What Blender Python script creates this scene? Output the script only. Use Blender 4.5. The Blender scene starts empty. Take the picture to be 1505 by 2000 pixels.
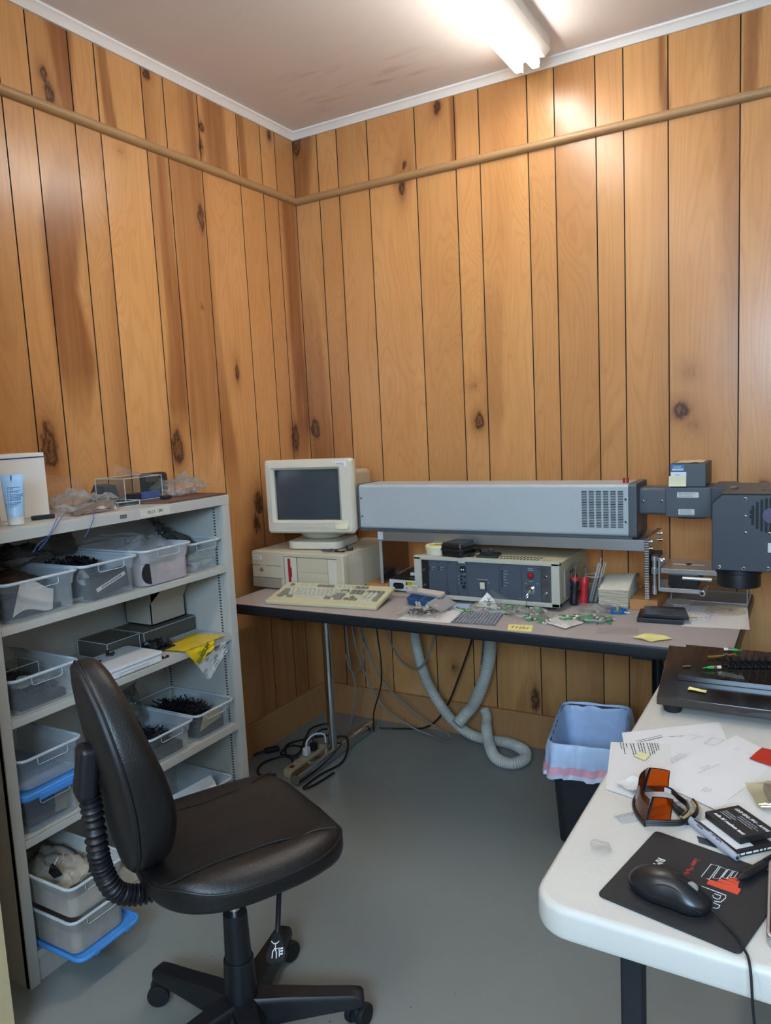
import bpy, bmesh, math, random
from mathutils import Vector, Matrix, noise as mnoise
S = bpy.context.scene
COL = S.collection
PI = math.pi
rnd = random.Random(7)

# ------------------------------------------------------------------ colours and materials
def lin(c):
    c = c.lstrip('#')
    v = [int(c[i:i+2], 16)/255 for i in (0, 2, 4)]
    return tuple(x/12.92 if x <= .04045 else ((x+.055)/1.055)**2.4 for x in v)

MATS = {}
def mat(name, col, rough=.5, metal=0., var=.06, scale=25., bump=0., bscale=200., spec=.5, coat=0., stretch=None, emis=0.):
    """principled material whose colour is broken up by a little procedural noise"""
    if name in MATS: return MATS[name]
    m = bpy.data.materials.new(name); m.use_nodes = True
    nt = m.node_tree; N = nt.nodes; L = nt.links
    p = N['Principled BSDF']
    rgb = lin(col) if isinstance(col, str) else col
    tc = N.new('ShaderNodeTexCoord')
    src = tc.outputs['Object']
    if stretch:
        mp = N.new('ShaderNodeMapping'); mp.inputs['Scale'].default_value = stretch
        L.new(src, mp.inputs['Vector']); src = mp.outputs['Vector']
    nz = N.new('ShaderNodeTexNoise'); nz.inputs['Scale'].default_value = scale; nz.inputs['Detail'].default_value = 3
    L.new(src, nz.inputs['Vector'])
    mx = N.new('ShaderNodeMix'); mx.data_type = 'RGBA'
    mx.inputs['A'].default_value = (*[max(0, x*(1-var)) for x in rgb], 1)
    mx.inputs['B'].default_value = (*[min(1, x*(1+var)) for x in rgb], 1)
    L.new(nz.outputs['Fac'], mx.inputs['Factor']); L.new(mx.outputs['Result'], p.inputs['Base Color'])
    p.inputs['Roughness'].default_value = rough; p.inputs['Metallic'].default_value = metal
    p.inputs['Specular IOR Level'].default_value = spec
    if coat: p.inputs['Coat Weight'].default_value = coat; p.inputs['Coat Roughness'].default_value = .15
    if emis:
        p.inputs['Emission Color'].default_value = (*rgb, 1); p.inputs['Emission Strength'].default_value = emis
    if bump:
        nb = N.new('ShaderNodeTexNoise'); nb.inputs['Scale'].default_value = bscale; nb.inputs['Detail'].default_value = 4
        L.new(src, nb.inputs['Vector'])
        bp = N.new('ShaderNodeBump'); bp.inputs['Strength'].default_value = bump; bp.inputs['Distance'].default_value = .002
        L.new(nb.outputs['Fac'], bp.inputs['Height']); L.new(bp.outputs['Normal'], p.inputs['Normal'])
    MATS[name] = m
    return m

def film(name, tint='#ffffff', body='#dfe6ea', milk=.15, rough=.18, edge=.35, bump=0., gloss=.4):
    """thin clear plastic: see-through, a milky share, and a glossy fresnel skin"""
    if name in MATS: return MATS[name]
    m = bpy.data.materials.new(name); m.use_nodes = True
    nt = m.node_tree; N = nt.nodes; L = nt.links
    p = N['Principled BSDF']; out = N['Material Output']
    p.inputs['Base Color'].default_value = (*lin(body), 1); p.inputs['Roughness'].default_value = rough
    tr = N.new('ShaderNodeBsdfTransparent'); tr.inputs['Color'].default_value = (*lin(tint), 1)
    lw = N.new('ShaderNodeLayerWeight'); lw.inputs['Blend'].default_value = edge
    nz = N.new('ShaderNodeTexNoise'); nz.inputs['Scale'].default_value = 18
    tc = N.new('ShaderNodeTexCoord'); L.new(tc.outputs['Object'], nz.inputs['Vector'])
    ml = N.new('ShaderNodeMath'); ml.operation = 'MULTIPLY_ADD'
    ml.inputs[1].default_value = milk*.7; ml.inputs[2].default_value = milk*.65
    L.new(nz.outputs['Fac'], ml.inputs[0])
    ad = N.new('ShaderNodeMath'); ad.operation = 'MULTIPLY_ADD'; ad.inputs[1].default_value = gloss; ad.use_clamp = True
    L.new(lw.outputs['Fresnel'], ad.inputs[0]); L.new(ml.outputs[0], ad.inputs[2])
    mx = N.new('ShaderNodeMixShader')
    L.new(ad.outputs[0], mx.inputs[0]); L.new(tr.outputs[0], mx.inputs[1]); L.new(p.outputs[0], mx.inputs[2])
    L.new(mx.outputs[0], out.inputs['Surface'])
    if bump:
        nb = N.new('ShaderNodeTexNoise'); nb.inputs['Scale'].default_value = 60; nb.inputs['Detail'].default_value = 2
        L.new(tc.outputs['Object'], nb.inputs['Vector'])
        bp = N.new('ShaderNodeBump'); bp.inputs['Strength'].default_value = bump; bp.inputs['Distance'].default_value = .01
        L.new(nb.outputs['Fac'], bp.inputs['Height']); L.new(bp.outputs['Normal'], p.inputs['Normal'])
    MATS[name] = m
    return m

# ------------------------------------------------------------------ mesh builder
def TR(x=0, y=0, z=0, rx=0, ry=0, rz=0):
    return Matrix.Translation((x, y, z)) @ Matrix.Rotation(rz, 4, 'Z') @ Matrix.Rotation(ry, 4, 'Y') @ Matrix.Rotation(rx, 4, 'X')

def spline(pts, n=8, closed=False):
    P = [Vector(p) for p in pts]; out = []; m = len(P)
    for i in range(m if closed else m-1):
        if closed: a, b, c, d = P[(i-1) % m], P[i], P[(i+1) % m], P[(i+2) % m]
        else: a, b, c, d = P[max(i-1, 0)], P[i], P[i+1], P[min(i+2, m-1)]
        for k in range(n):
            t = k/n; t2 = t*t; t3 = t2*t
            out.append(.5*((2*b)+(c-a)*t+(2*a-5*b+4*c-d)*t2+(3*b-a-3*c+d)*t3))
    if not closed: out.append(P[-1])
    return out

def rrect(x0, x1, y0, y1, r, n=5):
    pts = []
    for cx, cy, a0 in ((x1-r, y1-r, 0), (x0+r, y1-r, 90), (x0+r, y0+r, 180), (x1-r, y0+r, 270)):
        for k in range(n+1):
            a = math.radians(a0+90*k/n); pts.append((cx+r*math.cos(a), cy+r*math.sin(a)))
    return pts

class B:
    def __init__(s, M=None): s.bm = bmesh.new(); s.M = M or Matrix.Identity(4)
    def _add(s, b2, M=None):
        me = bpy.data.meshes.new('t'); b2.to_mesh(me); b2.free()
        me.transform(s.M @ (M or Matrix.Identity(4)))
        s.bm.from_mesh(me); bpy.data.meshes.remove(me); return s
    def box(s, x0, x1, y0, y1, z0, z1, bev=0, seg=2, M=None, mi=0):
        b = bmesh.new(); bmesh.ops.create_cube(b, size=1)
        for v in b.verts:
            v.co = Vector(((x0+x1)/2+v.co.x*(x1-x0), (y0+y1)/2+v.co.y*(y1-y0), (z0+z1)/2+v.co.z*(z1-z0)))
        if bev: bmesh.ops.bevel(b, geom=b.edges[:], offset=bev, segments=seg, profile=.5, affect='EDGES')
        for f in b.faces: f.material_index = mi
        return s._add(b, M)
    def prism(s, poly, z0, z1, bev=0, seg=2, M=None, mi=0, top_scale=None):
        b = bmesh.new(); n = len(poly)
        lo = [b.verts.new((x, y, z0)) for x, y in poly]
        if top_scale:
            cx = sum(p[0] for p in poly)/n; cy = sum(p[1] for p in poly)/n
            hi = [b.verts.new((cx+(x-cx)*top_scale, cy+(y-cy)*top_scale, z1)) for x, y in poly]
        else: hi = [b.verts.new((x, y, z1)) for x, y in poly]
        b.faces.new(lo[::-1]); ft = b.faces.new(hi)
        for i in range(n): b.faces.new((lo[i], lo[(i+1) % n], hi[(i+1) % n], hi[i]))
        bmesh.ops.recalc_face_normals(b, faces=b.faces[:])
        if bev:
            es = [e for e in b.edges if abs(e.verts[0].co.z-e.verts[1].co.z) < 1e-7]
            bmesh.ops.bevel(b, geom=es, offset=bev, segments=seg, profile=.5, affect='EDGES')
        for f in b.faces: f.material_index = mi
        return s._add(b, M)
    def cyl(s, p0, p1, r0, r1=None, n=20, caps=True, bev=0, mi=0):
        r1 = r0 if r1 is None else r1; p0 = Vector(p0); p1 = Vector(p1); d = p1-p0
        b = bmesh.new()
        bmesh.ops.create_cone(b, cap_ends=caps, segments=n, radius1=r0, radius2=r1, depth=d.length)
        if bev:
            es = [e for e in b.edges if abs(e.verts[0].co.z-e.verts[1].co.z) < 1e-7]
            bmesh.ops.bevel(b, geom=es, offset=bev, segments=2, profile=.5, affect='EDGES')
        for f in b.faces: f.material_index = mi
        return s._add(b, Matrix.Translation((p0+p1)/2) @ d.to_track_quat('Z', 'Y').to_matrix().to_4x4())
    def ball(s, c, r, sc=(1, 1, 1), n=16, M=None):
        b = bmesh.new(); bmesh.ops.create_uvsphere(b, u_segments=n, v_segments=max(6, n//2), radius=r)
        return s._add(b, Matrix.Translation(c) @ (M or Matrix.Identity(4)) @ Matrix.Diagonal((*sc, 1)))
    def tube(s, pts, r, n=8, closed=False, flat=1.):
        P = [Vector(p) for p in pts]; m = len(P); b = bmesh.new(); rings = []; prev = None
        for i, p in enumerate(P):
            if closed: t = P[(i+1) % m]-P[i-1]
            else: t = P[min(i+1, m-1)]-P[max(i-1, 0)]
            t.normalize()
            if prev is None:
                u = t.orthogonal().normalized()
                if abs(t.z) < .95: u = Vector((0, 0, 1)).cross(t).normalized()
            else:
                u = (prev-t*prev.dot(t)); u = u.normalized() if u.length > 1e-6 else t.orthogonal().normalized()
            prev = u; w = t.cross(u); rr = r(i/(m-1)) if callable(r) else r
            rings.append([b.verts.new(p+u*rr*math.cos(2*PI*k/n)+w*rr*flat*math.sin(2*PI*k/n)) for k in range(n)])
        for i in range(m if closed else m-1):
            A, C = rings[i], rings[(i+1) % m]
            for k in range(n): b.faces.new((A[k], A[(k+1) % n], C[(k+1) % n], C[k]))
        if not closed: b.faces.new(rings[0][::-1]); b.faces.new(rings[-1])
        return s._add(b)
    def lathe(s, prof, n=24, M=None, sx=1., sy=1., caps=True):
        b = bmesh.new(); rings = []
        for r, z in prof:
            rings.append([b.verts.new((r*sx*math.cos(2*PI*k/n), r*sy*math.sin(2*PI*k/n), z)) for k in range(n)])
        for A, C in zip(rings, rings[1:]):
            for k in range(n): b.faces.new((A[k], A[(k+1) % n], C[(k+1) % n], C[k]))
        if caps: b.faces.new(rings[0][::-1]); b.faces.new(rings[-1])
        bmesh.ops.remove_doubles(b, verts=b.verts[:], dist=1e-6)
        bmesh.ops.recalc_face_normals(b, faces=b.faces[:])
        return s._add(b, M)
    def grid(s, fn, nu, nv, M=None, wrap=False):
        b = bmesh.new(); g = [[b.verts.new(fn(i/nu, j/nv)) for j in range(nv+1)] for i in range(nu if wrap else nu+1)]
        for i in range(nu):
            A = g[i]; C = g[(i+1) % len(g)]
            for j in range(nv): b.faces.new((A[j], C[j], C[j+1], A[j+1]))
        return s._add(b, M)
    def poly(s, pts, M=None, mi=0):
        b = bmesh.new(); f = b.faces.new([b.verts.new(p) for p in pts]); f.material_index = mi
        return s._add(b, M)
    def obj(s, name, mats, parent=None, label=None, smooth=40):
        me = bpy.data.meshes.new(name); s.bm.normal_update(); s.bm.to_mesh(me); s.bm.free()
        for m in (mats if isinstance(mats, (list, tuple)) else [mats]): me.materials.append(m)
        if smooth:
            me.polygons.foreach_set('use_smooth', [True]*len(me.polygons))
            me.set_sharp_from_angle(angle=math.radians(smooth))
        o = bpy.data.objects.new(name, me); COL.objects.link(o)
        if smooth and len(me.polygons) < 4000:
            w = o.modifiers.new('even_shading', 'WEIGHTED_NORMAL'); w.keep_sharp = True
        if parent: o.parent = parent
        if label: o['label'] = label
        return o

def tag(o, label, cat, group=None, kind=None):
    o['label'] = label; o['category'] = cat
    if group: o['group'] = group
    if kind: o['kind'] = kind
    return o
def thing(name, label, cat, loc=(0, 0, 0), rz=0., group=None):
    o = bpy.data.objects.new(name, None); o.empty_display_size = .05; COL.objects.link(o)
    o.location = loc; o.rotation_euler = (0, 0, rz)
    return tag(o, label, cat, group)
def solo(b, name, m, label, cat, loc=(0, 0, 0), rz=0., group=None, kind=None, smooth=40):
    o = b.obj(name, m, smooth=smooth); o.location = loc; o.rotation_euler = (0, 0, rz)
    return tag(o, label, cat, group, kind)
def struct(b, name, m, smooth=40, parent=None):
    o = b.obj(name, m, parent, smooth=smooth)
    if parent is None: o['kind'] = 'structure'
    return o
def dup(o, loc, rz=0., label=None):
    c = o.copy(); COL.objects.link(c); c.location = loc; c.rotation_euler = (0, 0, rz)
    if label: c['label'] = label
    for ch in list(o.children):
        d = ch.copy(); COL.objects.link(d); d.parent = c
        for g in list(ch.children):
            e = g.copy(); COL.objects.link(e); e.parent = d
    return c

def text(s, size, M, m, parent, name='lettering', bold=0., align='CENTER', ext=.0002, shear=0.):
    cu = bpy.data.curves.new('t', 'FONT'); cu.body = s; cu.size = size; cu.align_x = align; cu.align_y = 'CENTER'
    cu.extrude = ext; cu.shear = shear; cu.offset = bold; cu.resolution_u = 3
    o = bpy.data.objects.new('t', cu); COL.objects.link(o)
    dg = bpy.context.evaluated_depsgraph_get()
    me = bpy.data.meshes.new_from_object(o.evaluated_get(dg)); me.transform(M)
    bpy.data.objects.remove(o); bpy.data.curves.remove(cu)
    me.materials.clear(); me.materials.append(m)
    o = bpy.data.objects.new(name, me); COL.objects.link(o); o.parent = parent
    return o
FR = Matrix.Rotation(PI/2, 4, 'X')        # text in XY -> standing, read from -Y
def front(x, y, z): return Matrix.Translation((x, y, z)) @ FR

def lines(b, x0, x1, zs, h, y, seed=0, jit=.25):
    """rows of small print too fine to read, on a face looking to -Y"""
    r = random.Random(seed)
    for z in zs:
        x = x0
        xe = x1-(x1-x0)*jit*r.random()
        while x < xe:
            w = (x1-x0)*(.05+.12*r.random())
            b.box(x, min(x+w, xe), y-.0002, y, z-h/2, z+h/2); x += w+(x1-x0)*.03
def flines(b, x0, x1, ys, h, z, seed=0, jit=.3, M=None):
    r = random.Random(seed)
    for y in ys:
        x = x0; xe = x1-(x1-x0)*jit*r.random()
        while x < xe:
            w = (x1-x0)*(.05+.12*r.random())
            b.box(x, min(x+w, xe), y-h/2, y+h/2, z, z+.0003, M=M); x += w+(x1-x0)*.03

def pillow(w, l, h, seed=0, crumple=.01, n=22, seal=.0):
    """a filled plastic bag lying flat: width w, length l, height h, crumpled"""
    b = B(); off = Vector((seed*3.1, seed*1.7, 0))
    def f(sign):
        def g(u, v):
            x = (u-.5)*w; y = (v-.5)*l
            e = max(0., (1-abs(2*u-1)**2.2)*(1-abs(2*v-1)**2.6))**.55
            nz = mnoise.noise(Vector((x*28, y*28, sign*.6))+off)*crumple + mnoise.noise(Vector((x*75, y*75, sign))+off)*crumple*.45
            x += mnoise.noise(Vector((y*20, 3, 0))+off)*.006; y += mnoise.noise(Vector((x*20, 9, 0))+off)*.006
            z = h*.5+sign*h*.5*e+nz*(.25+.75*e)
            return Vector((x, y, max(z, .0004 if sign < 0 else .0012)))
        return g
    b.grid(f(1), n, n); b.grid(f(-1), n, n)
    bmesh.ops.remove_doubles(b.bm, verts=b.bm.verts[:], dist=1e-5)
    return b

def resample(P, m):
    """m evenly spaced points round a closed loop"""
    n = len(P); L_ = [(P[(i+1) % n]-P[i]).length for i in range(n)]; T_ = sum(L_); out = []; i = 0; acc = 0.
    for k in range(m):
        s = T_*k/m
        while acc+L_[i] < s-1e-9: acc += L_[i]; i += 1
        out.append(P[i].lerp(P[(i+1) % n], (s-acc)/max(L_[i], 1e-9)))
    return out

def sheet(fn, nu=16, nv=16): return B().grid(fn, nu, nv)
# ------------------------------------------------------------------ camera
def camera():
    C = bpy.data.cameras.new('camera'); o = bpy.data.objects.new('camera', C); COL.objects.link(o)
    yaw, pit, rol = -.5243, -.1198, -.0497
    fw = Vector((math.sin(yaw)*math.cos(pit), math.cos(yaw)*math.cos(pit), math.sin(pit)))
    r = Vector((math.cos(yaw), -math.sin(yaw), 0)); u = r.cross(fw)
    r2 = r*math.cos(rol)+u*math.sin(rol); u2 = u*math.cos(rol)-r*math.sin(rol)
    m = Matrix((r2, u2, -fw)).transposed().to_4x4(); m.translation = (2.1173, -2.9714, 1.4206)
    o.matrix_world = m
    C.sensor_fit = 'VERTICAL'; C.sensor_height = 36; C.sensor_width = 27.09; C.lens = 1460.87*36/2000
    C.clip_start = .02
    S.camera = o
camera()
S.cycles.transparent_max_bounces = 24
S.view_settings.view_transform = 'Standard'
S.view_settings.exposure = .8

H = 2.7546
# ------------------------------------------------------------------ wood panelling
def wood(name, base, light, heart, knot, rough=.27):
    m = bpy.data.materials.new(name); m.use_nodes = True
    nt = m.node_tree; N = nt.nodes; L = nt.links; p = N['Principled BSDF']
    def at(n):
        a = N.new('ShaderNodeAttribute'); a.attribute_name = n; return a.outputs['Fac']
    def ma(op, a, b=None, c=None, clamp=False):
        x = N.new('ShaderNodeMath'); x.operation = op; x.use_clamp = clamp
        for i, v in enumerate((a, b, c)):
            if v is None: continue
            if isinstance(v, (int, float)): x.inputs[i].default_value = v
            else: L.new(v, x.inputs[i])
        return x.outputs[0]
    def mix(f, a, b):
        x = N.new('ShaderNodeMix'); x.data_type = 'RGBA'
        L.new(f, x.inputs['Factor'])
        for k, v in (('A', a), ('B', b)):
            if isinstance(v, str): x.inputs[k].default_value = (*lin(v), 1)
            else: L.new(v, x.inputs[k])
        return x.outputs['Result']
    tint, hr, kn = at('tint'), at('heart'), at('knot')
    tc = N.new('ShaderNodeTexCoord')
    ofs = N.new('ShaderNodeCombineXYZ'); L.new(ma('MULTIPLY', tint, 17.), ofs.inputs[1])
    av = N.new('ShaderNodeVectorMath'); L.new(tc.outputs['Object'], av.inputs[0]); L.new(ofs.outputs[0], av.inputs[1])
    def nz(sc, det, scale=1.):
        mp = N.new('ShaderNodeMapping'); mp.inputs['Scale'].default_value = sc; L.new(av.outputs[0], mp.inputs['Vector'])
        n = N.new('ShaderNodeTexNoise'); n.inputs['Scale'].default_value = scale; n.inputs['Detail'].default_value = det
        L.new(mp.outputs[0], n.inputs['Vector']); return n.outputs['Fac']
    fine = nz((150, 1, 3.2), 3)
    big = nz((7, 1, .55), 1.5)
    patch = nz((5, 1, 2.2), 2)
    # flat-sawn figure: contour lines of a slow field bent round the knots
    field = ma('ADD', ma('MULTIPLY', big, 5.5), ma('MULTIPLY', kn, 1.1))
    ring = ma('MULTIPLY_ADD', ma('SINE', ma('MULTIPLY', field, 21.)), .5, .5)
    ring = ma('POWER', ring, 3.)
    c = mix(patch, base, light)
    c = mix(ma('MULTIPLY', tint, .38), c, heart)
    c = mix(ma('MULTIPLY', ring, .13), c, heart)
    c = mix(ma('MULTIPLY', fine, .2), c, heart)
    hh = ma('ADD', hr, ma('MULTIPLY', ma('SUBTRACT', nz((40, 1, 1.6), 3), .5), ma('MULTIPLY', hr, .9)), clamp=True)
    c = mix(ma('MULTIPLY', hh, .95), c, heart)
    kk = ma('ADD', kn, ma('MULTIPLY', ma('SUBTRACT', nz((60, 1, 30), 3), .5), ma('MULTIPLY', kn, 1.4)))
    rg = ma('MULTIPLY_ADD', ma('SINE', ma('MULTIPLY', kk, 11.)), .22, .72)
    mr = N.new('ShaderNodeMapRange'); mr.interpolation_type = 'SMOOTHSTEP'
    mr.inputs['From Min'].default_value = .22; mr.inputs['From Max'].default_value = .8; L.new(kk, mr.inputs['Value'])
    c = mix(ma('MULTIPLY', mr.outputs[0], rg, clamp=True), c, knot)
    L.new(c, p.inputs['Base Color'])
    p.inputs['Roughness'].default_value = rough; p.inputs['Specular IOR Level'].default_value = .45
    bp = N.new('ShaderNodeBump'); bp.inputs['Strength'].default_value = .06; bp.inputs['Distance'].default_value = .002
    L.new(fine, bp.inputs['Height']); L.new(bp.outputs[0], p.inputs['Normal'])
    return m

PANEL = wood('panel_wood', '#cd9155', '#dba66b', '#85502a', '#40261a')
BOARD = wood('baseboard_wood', '#a9794c', '#b9895a', '#7c5230', '#3a2115', .45)
GROOVE = mat('groove', '#2c1c10', .8)

def lerp_streak(st, z):
    if z < st[0][0] or z > st[-1][0]: return None
    for a, b in zip(st, st[1:]):
        if a[0] <= z <= b[0]:
            t = (z-a[0])/max(1e-6, b[0]-a[0]); return [a[i]+(b[i]-a[i])*t for i in range(4)]
    return None

def panel_wall(name, grooves, u0, u1, knots, streaks, seed, M):
    """planks between grooves; local x runs along the wall, face at local y=0 looking to -y"""
    r = random.Random(seed)
    gs = [u0]+[g for g in grooves if u0 < g < u1]+[u1]
    verts = []; faces = []; mi = []; tint = []; heart = []; knot = []
    zs = [0.]
    while zs[-1] < H-1e-6: zs.append(min(H, zs[-1]+.016))
    for a, b in zip(gs, gs[1:]):
        t0, t1 = r.random(), r.random()
        lo, hi = a+.0022, b-.0022; n = max(2, int((hi-lo)/.011)); base = len(verts)
        us = [lo+(hi-lo)*i/n for i in range(n+1)]
        for z in zs:
            hs = []
            for st in streaks:
                q = lerp_streak(sorted(st), z)
                if q:
                    a0, a1 = min(x[0] for x in st), max(x[0] for x in st)
                    if a0 not in (0., 2.44) and z-a0 < .22: q[3] *= (z-a0)/.22; q[2] *= .4+.6*(z-a0)/.22
                    if a1 not in (2.44, 2.75) and a1-z < .22: q[3] *= (a1-z)/.22; q[2] *= .4+.6*(a1-z)/.22
                    hs.append(q)
            for u in us:
                verts.append((u, 0, z))
                tt = t0 if z < 2.44 else t1
                tint.append(tt*.8+.2*mnoise.noise((u*3, z*.7, seed)))
                wob = .02*mnoise.noise((u*2, z*2.2, 5+seed))
                h = .42*max(0, min(1, (mnoise.noise((u*5+t0*40, z*.42, seed+3.3))-.18)*3.2))
                for q in hs:
                    d = abs(u+wob-q[1])/q[2]
                    if d < 1.25: h = max(h, q[3]*min(1, max(0, (1.25-d)/.45)))
                k = 0
                for (ku, kz, ru, rz, s) in knots:
                    if abs(u-ku) < 4*ru and abs(z-kz) < 5*rz:
                        d = ((u-ku)/(ru*1.15))**2+((z-kz)/(rz*(1.5 if z > kz else 1.1)))**2; k = max(k, s*math.exp(-d)); h = max(h, .75*s*math.exp(-d*.42))
                heart.append(h); knot.append(k)
        w = n+1
        for j in range(len(zs)-1):
            for i in range(n):
                p = base+j*w+i; faces.append((p, p+1, p+w+1, p+w)); mi.append(0)
    for g in gs[1:-1]:
        p = len(verts)
        for u, y in ((g-.0022, 0), (g-.0014, .005), (g+.0014, .005), (g+.0022, 0)):
            verts += [(u, y, 0), (u, y, H)]
            for L_ in (tint, heart, knot): L_ += [0, 0]
        for k in range(3): faces.append((p+2*k, p+2*k+2, p+2*k+3, p+2*k+1)); mi.append(1)
    # solid behind the face
    p = len(verts)
    for u, z in ((u0, 0), (u1, 0), (u1, H), (u0, H)):
        verts += [(u, 0, z), (u, .09, z)]
        for L_ in (tint, heart, knot): L_ += [0, 0]
    faces += [(p+1, p+7, p+5, p+3), (p, p+1, p+3, p+2), (p+4, p+5, p+7, p+6), (p, p+6, p+7, p+1), (p+2, p+3, p+5, p+4)]; mi += [1]*5
    me = bpy.data.meshes.new(name); me.from_pydata(verts, [], faces); me.update()
    me.materials.append(PANEL); me.materials.append(GROOVE)
    me.polygons.foreach_set('material_index', mi)
    for nm, dat in (('tint', tint), ('heart', heart), ('knot', knot)):
        a = me.attributes.new(nm, 'FLOAT', 'POINT'); a.data.foreach_set('value', dat)
    o = bpy.data.objects.new(name, me); COL.objects.link(o); o.matrix_world = M; o['kind'] = 'structure'
    return o

bg = [.134, .241, .399, .632, .815, .921, 1.123, 1.23, 1.386, 1.487, 1.642, 1.875, 2.03, 2.14, 2.34, 2.45, 2.6, 2.71, 2.87, 3.1]
bk = [(.034, 1.398, .03, .045, 1), (.878, 1.399, .022, .032, 1.1), (.86, 1.55, .025, .02, .5), (1.684, 1.402, .03, .03, 1), (1.72, 1.354, .03, .03, .55),
      (1.711, 1.541, .03, .03, .5), (.561, 2.406, .02, .05, .8), (.74, 2.696, .018, .03, 1), (.022, 2.70, .022, .05, 1.2), (.578, 2.50, .012, .02, .9),
      (1.094, .2, .022, .055, .95), (.72, .3, .02, .03, .7), (1.96, 1.1, .03, .04, .9)]
bs = [[(.9, .03, .05, .9), (1.3, .06, .07, .8), (1.9, .05, .05, .35), (2.2, .04, .03, .1)],
      [(2.28, .56, .035, .25), (2.38, .56, .055, .6), (2.44, .56, .06, .8)],
      [(2.44, .56, .05, .5), (2.7, .6, .05, .5)],
      [(2.44, .01, .06, .7), (2.75, .03, .08, .9)],
      [(1.0, 1.22, .02, .3), (1.6, 1.60, .02, .1)],
      [(2.44, 1.625, .014, .9), (2.75, 1.625, .014, .9)],
      [(2.44, .80, .012, .8), (2.75, .805, .012, .8)],
      [(2.44, 1.90, .02, .8), (2.75, 1.915, .025, .8)],
      [(1.2, .95, .03, .15), (1.45, .94, .05, .35), (2.1, .96, .04, .25)],
      [(0., 1.08, .09, .6), (.4, 1.1, .06, .5)], [(0, .1, .12, .6), (.8, .1, .12, .6)]]
panel_wall('wall_back', bg, 0, 3.3, bk, bs, 11, Matrix.Identity(4))
lg = [.137, .239, .391, .62, .798, .903, 1.106, 1.209, 1.36, 1.465, 1.62, 1.853, 2.008]
# left wall: local x = distance from the corner
lk = [(1.311, 2.554, .016, .022, 1), (1.296, 2.498, .02, .035, .95), (1.426, 1.383, .03, .06, 1.15), (1.43, 1.45, .022, .03, .8), (.872, 1.351, .028, .06, 1.15),
      (.118, 1.356, .03, .06, 1.1), (.498, 1.652, .012, .035, 1.1), (.646, 2.246, .022, .06, .9), (.606, 2.603, .016, .02, .9), (.615, 2.524, .02, .04, .7),
      (.877, 2.707, .018, .022, 1), (.172, 2.70, .014, .025, 1), (.418, 1.089, .03, .05, 1), (.439, 1.0, .03, .05, .8), (.678, 1.907, .014, .02, .6), (1.03, 2.4, .02, .012, .5)]
ls = [[(1.42, 1.30, .07, .75), (1.68, 1.29, .075, .85), (1.9, 1.315, .06, .9), (2.1, 1.30, .075, .8), (2.34, 1.26, .05, .5), (2.43, 1.24, .03, .2)],
      [(1.3, .85, .05, .7), (1.5, .845, .05, .8), (2.07, .835, .035, .8), (2.44, .825, .028, .7)],
      [(1.2, .74, .08, .5), (1.5, .72, .08, .65), (1.9, .70, .09, .6), (2.44, .70, .09, .6)],
      [(1.1, .55, .06, .7), (1.45, .60, .045, .7), (1.7, .61, .03, .5), (2.0, .615, .02, .3)],
      [(1.2, .05, .05, .9), (1.97, .06, .045, .85), (2.44, .055, .05, .8)],
      [(0., .3, .22, .7), (.9, .33, .2, .8), (1.15, .38, .09, .6)],
      [(2.44, 1.23, .02, .8), (2.75, 1.25, .05, .9)], [(2.44, 1.05, .025, .85), (2.75, 1.08, .02, .8)],
      [(2.44, .65, .02, .7), (2.75, .65, .02, .7)], [(2.44, .52, .06, .75), (2.75, .53, .06, .75)], [(2.44, .36, .02, .7), (2.75, .37, .02, .7)],
      [(1.2, 1.47, .03, .5), (1.5, 1.44, .02, .2)]]
panel_wall('wall_left', lg, 0, 2.06, lk, ls, 23, Matrix.Rotation(PI/2, 4, 'Z') @ Matrix.Scale(-1, 4, (1, 0, 0)))

PAINT = mat('cream_paint', '#cbb98f', .6, bump=.1)
struct(B().box(-.1, .533, -2.1, -2.06, 0, H), 'wall_front', PAINT)
WHITEW = mat('plain_wall', '#8f8371', .7)
# far side of the room, behind the camera: plain walls and the window the daylight comes in by
struct(B().box(3.3, 3.4, -4.4, .09, 0, H), 'wall_right', WHITEW)
b = B(); b.box(-.1, 1.7, -4.4, -4.3, 0, H); b.box(2.95, 3.3, -4.4, -4.3, 0, H); b.box(1.7, 2.95, -4.4, -4.3, 0, .95); b.box(1.7, 2.95, -4.4, -4.3, 2.15, H)
struct(b, 'wall_rear', WHITEW)
struct(B().box(-.1, 0, -4.4, -2.1, 0, H), 'wall_side', WHITEW)

# floor: worn grey painted concrete
def floor_mat():
    m = mat('floor_paint', '#82857f', .36, var=.07, scale=2.2, bump=.12, bscale=90, spec=.5)
    nt = m.node_tree; N = nt.nodes; L = nt.links
    tc = N.new('ShaderNodeTexCoord'); p = N['Principled BSDF']
    old = p.inputs['Base Color'].links[0].from_socket
    v = N.new('ShaderNodeTexVoronoi'); v.inputs['Scale'].default_value = 9; v.inputs['Randomness'].default_value = 1
    L.new(tc.outputs['Object'], v.inputs['Vector'])
    mr = N.new('ShaderNodeMapRange'); mr.inputs['From Min'].default_value = .018; mr.inputs['From Max'].default_value = .035
    L.new(v.outputs['Distance'], mr.inputs['Value'])
    mx = N.new('ShaderNodeMix'); mx.data_type = 'RGBA'; mx.inputs['A'].default_value = (*lin('#57584f'), 1)
    L.new(mr.outputs[0], mx.inputs['Factor']); L.new(old, mx.inputs['B']); L.new(mx.outputs['Result'], p.inputs['Base Color'])
    return m
struct(B().box(-.1, 3.3, -4.3, .1, -.08, 0), 'floor', floor_mat())
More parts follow.
